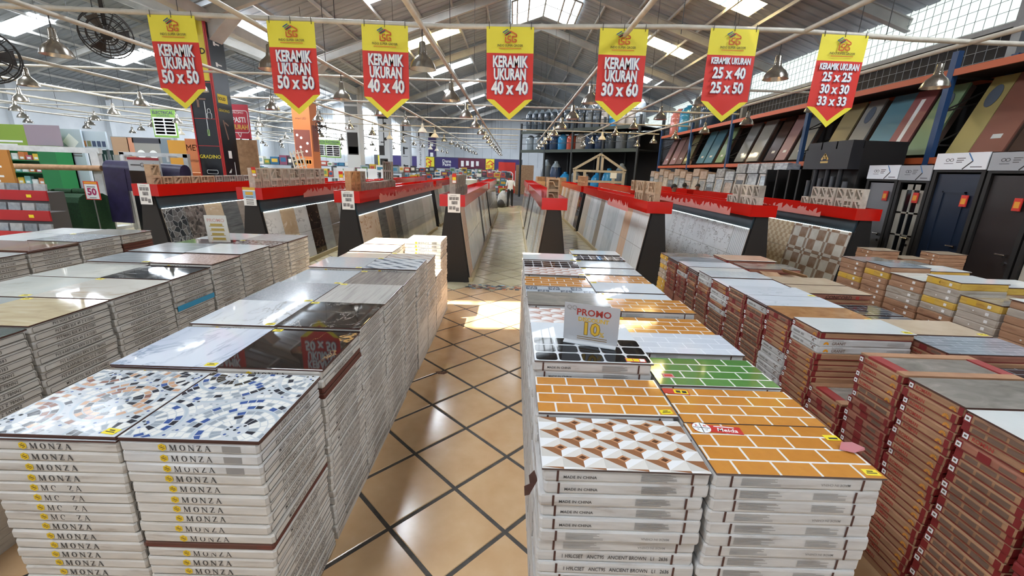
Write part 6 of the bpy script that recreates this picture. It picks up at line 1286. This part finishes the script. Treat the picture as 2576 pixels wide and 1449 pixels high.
PAN = flat('panel_ice', '#aebac2', .5)
board(-15.72, 15.46, .6, 2.8, 1.36, PAN, 'tall pale blue panel with round emblems behind the turf frame', lambda b, F, w, h: (b.add([F(-.3, h-.45) @ Vector((.2*math.cos(t*PI/8), .2*math.sin(t*PI/8), 0)) for t in range(16)], [tuple(range(16))], 1), b.quad(*[F(.28, h-.42) @ Vector(p) for p in ((0, -.28, 0), (.28, 0, 0), (0, .28, 0), (-.28, 0, 0))], 2), [rect(b, F(-.45+.2*k, h-.95), -.07, .07, -.07, .07, m_) for k, m_ in ((0, 1), (1, 3), (2, 3))], [rect(b, F(.3, h-.8-.08*k), -.28, .28, -.02, .02, 4) for k in range(2)]), [flat('emblem_blue', '#2b4f86', .5), WHITE, flat('emblem_red', '#a6343a', .5), INKG])
board(-14.86, 15.6, 2.17, 2.76, 1.1, PAN, 'pale panel with orange cups and dark bins printed', lambda b, F, w, h: [rect(b, F(-.42+.17*k, .17), -.065, .065, -.09, .1, 1 if k < 2 else 3 if k == 2 else 2) for k in range(6)], [flat('cup_orange', '#d08a4a', .5), flat('bin_dark', '#3a4660', .5), flat('bin_olive', '#6f7250', .5)])
board(-14.8, 15.95, .3, 2.15, 1.2, flat('panel_darkgreen', '#12342e', .5), 'dark green shelf panel with pale bars below the cups panel', lambda b, F, w, h: [rect(b, F(.0+.1*k, 1.2), -.015, .015, -.8, .5, 1) for k in range(6)], [FRM])
kb = board(-13.2, 15.7, 1.3, 2.62, 2.1, flat('board_kitchen', '#8d8a84', .4), 'kitchen hood advert board with peach and tan panels', lambda b, F, w, h: (rect(b, F(-.75, 1.05), -.28, .3, -.35, .25, 1), rect(b, F(-.4, .7), -.08, .14, -.65, .6, 2), rect(b, F(.1, 1.15), -.4, .6, -.02, .15, 3), rect(b, F(.75, .7), -.1, .29, -.65, .6, 4), [b.add([F(x_, .75) @ Vector((.15*math.cos(t*PI/6), .15*math.sin(t*PI/6), 0)) for t in range(12)], [tuple(range(12))], 5) for x_ in (-.05, .38)]), [flat('tan_panel', '#ab8a6c', .5), flat('peach_panel', '#c4886a', .5), flat('hood_dark', '#45444a', .3), flat('slate_panel', '#6b7780', .5), WHITE])
mb = board(-10.0, 13.6, 1.55, 2.48, 1.25, flat('board_amber', '#c98e2c', .45), 'amber and orange lamp advert board left of the black column', lambda b, F, w, h: (rect(b, F(.3, .5), -.38, .38, -.49, .49, 1), b.text('MEVAL', F(.28, .72), .25, mi=2, sx=.95), b.text('smart LED', F(.3, .35), .14, mi=3)), [flat('board_rust', '#bf6f3f', .45), flat('ink_brown', '#5a2c1c', .6), INKG])
ob('cabinet', MB().box(-.65, .65, 0, .5, 0, 1.53, 0).box(-.6, .6, -.02, 0, .1, 1.4, 1).mesh('cabinet', [OR_, flat('board_rust', '#bf6f3f', .45)]), None, (-10.0, 13.75, 0), (0, 0, 0), 'orange lamp cabinet below the amber board', 'cabinet')
ob('sheet_panel', MB().box(-.42, .42, 0, .05, 0, 2.55).mesh('sheet_panel', [KRAFT]), None, (-8.12, 13.25, 0), (0, 0, 0), 'large plain brown board leaning behind the black column', 'board')
board(-9.0, 13.75, 2.55, 3.5, .62, flat('board_crimson', '#b3263a', .45), 'red PASTI MURAH promo sign right of the black column'.replace(' PASTI MURAH', ''), lambda b, F, w, h: (b.text('PASTI', F(.03, .52), .2, mi=1, sx=.8, bold=.03), b.text('MURAH', F(.03, .32), .19, mi=2, sx=.75, bold=.03), b.text('PROMO', F(.03, .72), .09, mi=1), rrect(b, F(.03, .45), -.27, .27, -.28, .33, .02, 1), stroke(b, F(0, .12), [(-.05, .55, .02, .42, .02), (.02, .42, .06, .55, .02)], 0, 1, 1)), [WHITE, flat('sign_gold', '#d8ad4c', .5)]).location = (-8.2, 13.32, 2.58)
def hang_sign(x, y, z, lb, s=1.0, cl=.9):
    o = thing('hanging_sign', lb, 'sign', (x, y, z)); b = MB().box(-.5*s, .5*s, 0, .04, -1.1*s, 0, 0); F = lambda x_, z_: FRONT(x_*s, -.004, z_*s)
    rect(b, F(0, 0), -.46*s, .46*s, -1.02*s, -.3*s, 1); b.text('ELECTRICAL', F(0, -.12), .16*s, mi=2, bold=.02); b.text('LIGHTING', F(0, -.24), .12*s, mi=2)
    for i in range(2):
        for j in range(5): rect(b, F(-.22+.44*i, -.4-.13*j), -.19*s, .19*s, -.045*s, .04*s, 3)
    ob('board', b.mesh('board', [flat('sign_green', '#86b04f', .5), WHITE, flat('ink_violet', '#3d2b63', .6), flat('plate_plum', '#6f2c56', .5)]), o)
    for q in (-.4, .4): ob('cord', MB().tube((q*s, .02, 0), (q*s, .02, cl), .008, 5).mesh('cord', [CORD]), o)
    return o
hang_sign(-14.5, 18.58, 3.855, 'green and plum department sign hanging left of the first banner tip', .98, .02)
hang_sign(-13.0, 30.28, 3.5, 'farther green and plum department sign by the orange column', 1.0, .373); hang_sign(-10.8, 26.38, 3.3, 'green and plum department sign beside the white and grey column', .9, .573)
# stepped red shelves with grey stone samples
ss = thing('step_shelf', 'red stepped shelf of stone samples at the left edge', 'shelf', (-9.55, 8.2, 0))
for k in range(3):
    ob('step', MB().box(-1.6, .75-.34*k, -.15+.35*k, .2+.35*k, 0, .47+.36*k).mesh('step', [flat('step_grey', '#4b4644', .7)]), ss); ob('step_front', MB().box(-1.6, .76-.34*k, -.17+.35*k, -.14+.35*k, .30+.36*k, .5+.36*k).mesh('step_front', [flat('step_red', '#a8161f', .4)]), ss)
STN = [grain('stone_%d' % i, [(.3, a), (.7, c)], 12, rough=.6) for i, (a, c) in enumerate((('#83888a', '#a6abac'), ('#6b7174', '#8e9496'), ('#9a9c98', '#b9bab6')))]
for k in range(3):
    for i in range(4): ob('stone_sample', MB().box(-.12, .12, -.02, .02, 0, .15).mesh('stone_sample', [STN[(i+k) % 3]]), None, (-9.1-.34*k-.28*i, 8.2+.03+.35*k, .475+.36*k), (-.12, 0, 0), 'grey stone sample on the red step shelf, step %s, %s from its right end' % (ORD[k+1], ORD[i+1]), 'tile', 'stone samples on the red steps')
    ob('price_tag', MB().box(-.05, .05, 0, .002, 0, .06).mesh('price_tag', [TAGY]), None, (-9.15-.34*k, 8.2-.175+.35*k, .36+.36*k), (0, 0, 0), 'yellow price tag on the %s red step' % ORD[k+1], 'price tag')
gd = thing('gondola', 'orange printed gondola end at the left frame edge', 'display stand', (-11.5, 9.4, 0)); ob('base', MB().box(-.7, .7, 0, .6, 0, 1.15).mesh('base', [BLACK]), gd); ob('panel', MB().box(-.7, .7, 0, .05, 1.15, 2.0).mesh('panel', [flat('panel_ochre', '#b5782c', .5)]), gd)
b = MB(); [rect(b, FRONT(.1, -.004, 1.65-.1*k), -.3, .4-.1*(k % 2), -.02, .02, 0) for k in range(4)]; ob('panel_print', b.mesh('panel_print', [WHITE]), gd, kind='stuff')
# stacks of broken tiles before the frame
for k in range(9):
    o = ob('loose_tile', loose(.5, .5, [m_off, m_gst, m_greeng][k % 3]), None, (-6.9+.06*(k % 3)-.69*(k // 5), 7.6+.1*(k % 2), .02+.01*(k % 5)+.55), (0, 0, .06*(k % 4)-.09), 'sample tile in the untidy pile left of the pebble display, %s up' % ORD[k+1], 'tile', 'tiles in the untidy pile')
ob('lower_cartons', MB().box(-7.85, -6.56, 7.25, 8.0, 0, .565).mesh('lower_cartons', [CBR]), None, (0, 0, 0), (0, 0, 0), 'brown cartons under the untidy tile pile', 'cartons', None, 'stuff')
# ------------------------------------------------------------------ shop floor of small goods between the columns and the displays
GC = ['#3f7f97', '#245a7e', '#d5d3cc', '#7a3d55', '#3a3a3f', '#c6a13a', '#8ea0aa', '#b24a3d', '#5d7f4f', '#e3e0d8']
GM = [flat('goods_'+c, c, .45) for c in GC]
def shelf(x, y, w, h, nlev, lb, seed, rz=0):
    r = random.Random(seed); o = thing('store_shelf', lb, 'shelf', (x, y, 0), (0, 0, rz), 'store shelves in the left hall')
    for sx in (-w/2, w/2-.04): ob('side', MB().box(sx, sx+.04, 0, .5, 0, h).mesh('side', [SHB]), o)
    for k in range(nlev+1): ob('shelf_board', MB().box(-w/2+.04, w/2-.04, 0, .5, (h-.06)*k/nlev+.02, (h-.06)*k/nlev+.05).mesh('shelf_board', [SHB]), o)
    for k in range(nlev+1):
        x_ = -w/2+.1; i = 0
        while x_ < w/2-.3:
            bw = min(r.uniform(.18, .42), w/2-.07-x_); bh = r.uniform(.18, .9*(h/nlev)-.1); m = r.choice(GM); i += 1
            if k >= nlev-1 or r.random() < .12:
                p = Matrix.Rotation(rz, 3, 'Z') @ Vector((x_+bw/2, .22, 0))
                ob('goods_box', MB().box(-bw/2, bw/2, -.15, .15, 0, bh, 0).box(-bw*.35, bw*.35, -.152, -.15, bh*.3, bh*.75, 1).mesh('goods_box', [m, r.choice(GM)]), None, (x+p.x, y+p.y, (h-.06)*k/nlev+.051), (0, 0, rz), 'goods box on the %s, level %s, %s along' % (lb.split(',')[0], ORD[k+1], ORD[i]), 'box', 'boxes on the store shelves')
            x_ += bw+.04
k = 0
for y in (21.0, 25.0, 30.5, 36.0):
    for x in (-6.55, -11.5, -15.5):
        if (x > -7 and y < 20) or (x == -15.5 and y > 26): continue
        k += 1; shelf(x, y, 2.4, 1.45+.2*(k % 3), 3, 'store shelf %s deep in the left hall, behind the red caps' % ORD[k], k)
for k, y in enumerate((27, 31, 35, 39)):
    for j, x in enumerate((-3.9, -1.3)): shelf(x, y, 2.2, 1.5+.15*(k % 2), 3, 'centre store shelf %s, beyond the second display row' % ORD[2*k+j+1], 50+2*k+j)
# wooden lattice leaning up and a lit yellow lamp
lt = thing('wood_lattice', 'pale timber lattice leaning above the cream blocks', 'lattice', (-7.85, 16.4, 1.26), (0, -.22, 0))
for k in range(4): ob('lath', MB().box(-.25+.14*k, -.21+.14*k, 0, .03, 0, 1.15).mesh('lath', [TIM]), lt)
for k in range(5): ob('crossbar', MB().box(-.27, .25, .03, .05, +.08+.24*k, .12+.24*k).mesh('crossbar', [TIM]), lt)
ob('lattice_bench', MB().box(-8.4, -6.9, 16.1, 16.8, 0, 1.19).mesh('lattice_bench', [SHB]), None, (0, 0, 0), (0, 0, 0), 'grey bench carrying the pale timber lattice', 'bench')
ob('lit_lamp', MB().lathe([(.01, 0), (.1, .03), (.14, .12), (.1, .2), (.01, .22)], 12).mesh('lit_lamp', [flat('lamp_yellow', '#fff08a', .4, emis=6)]), None, (-8.25, 16.3, 1.192), (0, 0, 0), 'small glowing yellow lamp on the grey bench', 'lamp')
# white plastic chairs stacked among the goods
CHW = flat('chair_white', '#d8d8d4', .4)
for k in range(5):
    o = thing('plastic_chair', 'white plastic chair standing on the low platform, %s from the left' % ORD[k+1], 'chair', (-7.7+.52*k, 19.0, .952), (0, 0, .3*(k % 2)), 'white chairs on the platform')
    ob('seat', MB().box(-.2, .2, -.2, .2, .4, .43).mesh('seat', [CHW]), o); ob('backrest', MB().box(-.2, .2, .18, .21, .43, .85).mesh('backrest', [CHW]), o)
    for sx in (-.18, .15):
        for sy in (-.18, .15): ob('leg', MB().box(sx, sx+.03, sy, sy+.03, 0, .4).mesh('leg', [CHW]), o)
ob('platform', MB().box(-8.0, -5.3, 18.6, 19.4, 0, .949).mesh('platform', [SHB]), None, (0, 0, 0), (0, 0, 0), 'grey platform carrying white plastic chairs', 'platform')
# ------------------------------------------------------------------ sign band and counters at the far end
BPUR = flat('band_purple', '#3a2f66', .5); BMAR = flat('band_maroon', '#5e2338', .5)
xs = [(-13.6, -12.2, YEL, 'yellow house-logo sign, leftmost on the far band', 'i'), (-12.1, -9.6, BPUR, 'purple sign between the yellow ones on the far band', ''), (-9.3, -8.0, YEL, 'yellow house-logo sign left of the purple paint sign', 'i'), (-7.9, -5.6, BPUR, 'purple paint sign on the far band', 'Dana\nPaint'), (-5.6, -2.9, BMAR, 'maroon sign with pale figures on the far band', 'f'), (-2.85, -2.0, YEL, 'yellow house-logo sign right of the maroon one', 'i'), (-1.95, .6, BPUR, 'purple lettered sign at the right end of the far band', 'Apro')]
for x0, x1, m, lb, t in xs:
    b = MB().box(0, x1-x0, 0, .08, 1.95, 2.95, 0); F = lambda x_, z_: FRONT(x_, -.006, z_); w = x1-x0
    if t == 'i':
        for s in ((-.35, .05, .0, .35), (.0, .35, .4, .08), (.4, .08, .05, .0), (-.3, -.05, -.3, -.35), (-.1, -.05, -.1, -.35), (.1, -.05, .3, -.05), (.3, -.05, .3, -.35), (.3, -.35, .05, -.35)): stroke(b, F(w/2, 2.45), [(s[0], .5+s[1], s[2], .5+s[3], .08)], 0, 1, 2)
    elif t == 'f': [rect(b, F(.4+.5*k, 2.45), -.12, .16, -.3+.1*(k % 2), .25, 1) for k in range(4)]
    elif t:
        for i, s in enumerate(t.split('\n')): b.text(s, F(w/2, 2.6-.32*i if '\n' in t else 2.45), .42, mi=1, bold=.02)
    ob('fascia_sign', b.mesh('fascia_sign', [m, WHITE, RED2]), None, (x0, 44.0, 0), (0, 0, 0), lb, 'sign', 'signs on the far band')
ob('band_beam', MB().box(-14, .8, 44.09, 44.3, 1.9, 3.0).box(-14, -13.8, 44.09, 44.3, 0, 1.9).box(.6, .8, 44.09, 44.3, 0, 1.9).mesh('band_beam', [SHB]), None, (0, 0, 0), (0, 0, 0), 'grey beam and posts that carry the far signs', 'beam')
for k, (x, m1, m2) in enumerate(((-8.6, 4, 0), (-6.6, 1, 0), (-4.6, 4, 1), (-2.6, 7, 4))):
    o = thing('paint_counter', 'paint mixing counter with a lit header, %s from the left under the far signs' % ORD[k+1], 'counter', (x, 41.5, 0), group='paint counters')
    ob('base', MB().box(-.8, .8, 0, .6, 0, 1.0).mesh('base', [GM[m1]]), o); ob('back', MB().box(-.8, .8, .5, .6, 1.0, 1.75).mesh('back', [GM[m2]]), o); ob('header', MB().box(-.5, .5, .3, .5, 1.5, 1.75).mesh('header', [WHITE]), o)
rw = ob('red_wall_panel', MB().box(0, 1.45, 0, .3, 0, 2.6, 0).mesh('red_wall_panel', [RED2]), None, (-1.35, 38, 0), (0, 0, 0), 'tall red panel with a white outline at the end of the centre aisle', 'panel')
b = MB(); rrect(b, FRONT(.85, -.004, 1.3), -.4, .4, -1.0, .5, .08, 0); ob('outline', b.mesh('outline', [WHITE]), rw)
ob('brown_partition', MB().box(0, 1.5, 0, .2, 0, 2.4).mesh('brown_partition', [KRAFT]), None, (.15, 37, 0), (0, 0, 0), 'brown board partition right of the tall red panel', 'panel')
for k, (x, c) in enumerate(((-3.5, 0), (-2.65, 2), (-1.8, 4), (-4.5, 6))): ob('plastic_tub', MB().lathe([(.02, 0), (.3, 0), (.36, .4), (.38, .42), (.3, .48), (.02, .5)], 14).mesh('plastic_tub', [GM[c]]), None, (x+.2, 25.0, 0 if False else .9), (0, 0, 0), 'lidded plastic tub on the far table, %s in the row' % ORD[k+1], 'tub', 'tubs on the far table')
ob('far_table', MB().box(-5, -1.2, 24.5, 25.5, .0, .899).mesh('far_table', [GM[9]]), None, (0, 0, 0), (0, 0, 0), 'long pale table carrying plastic tubs beyond the second displays', 'table')
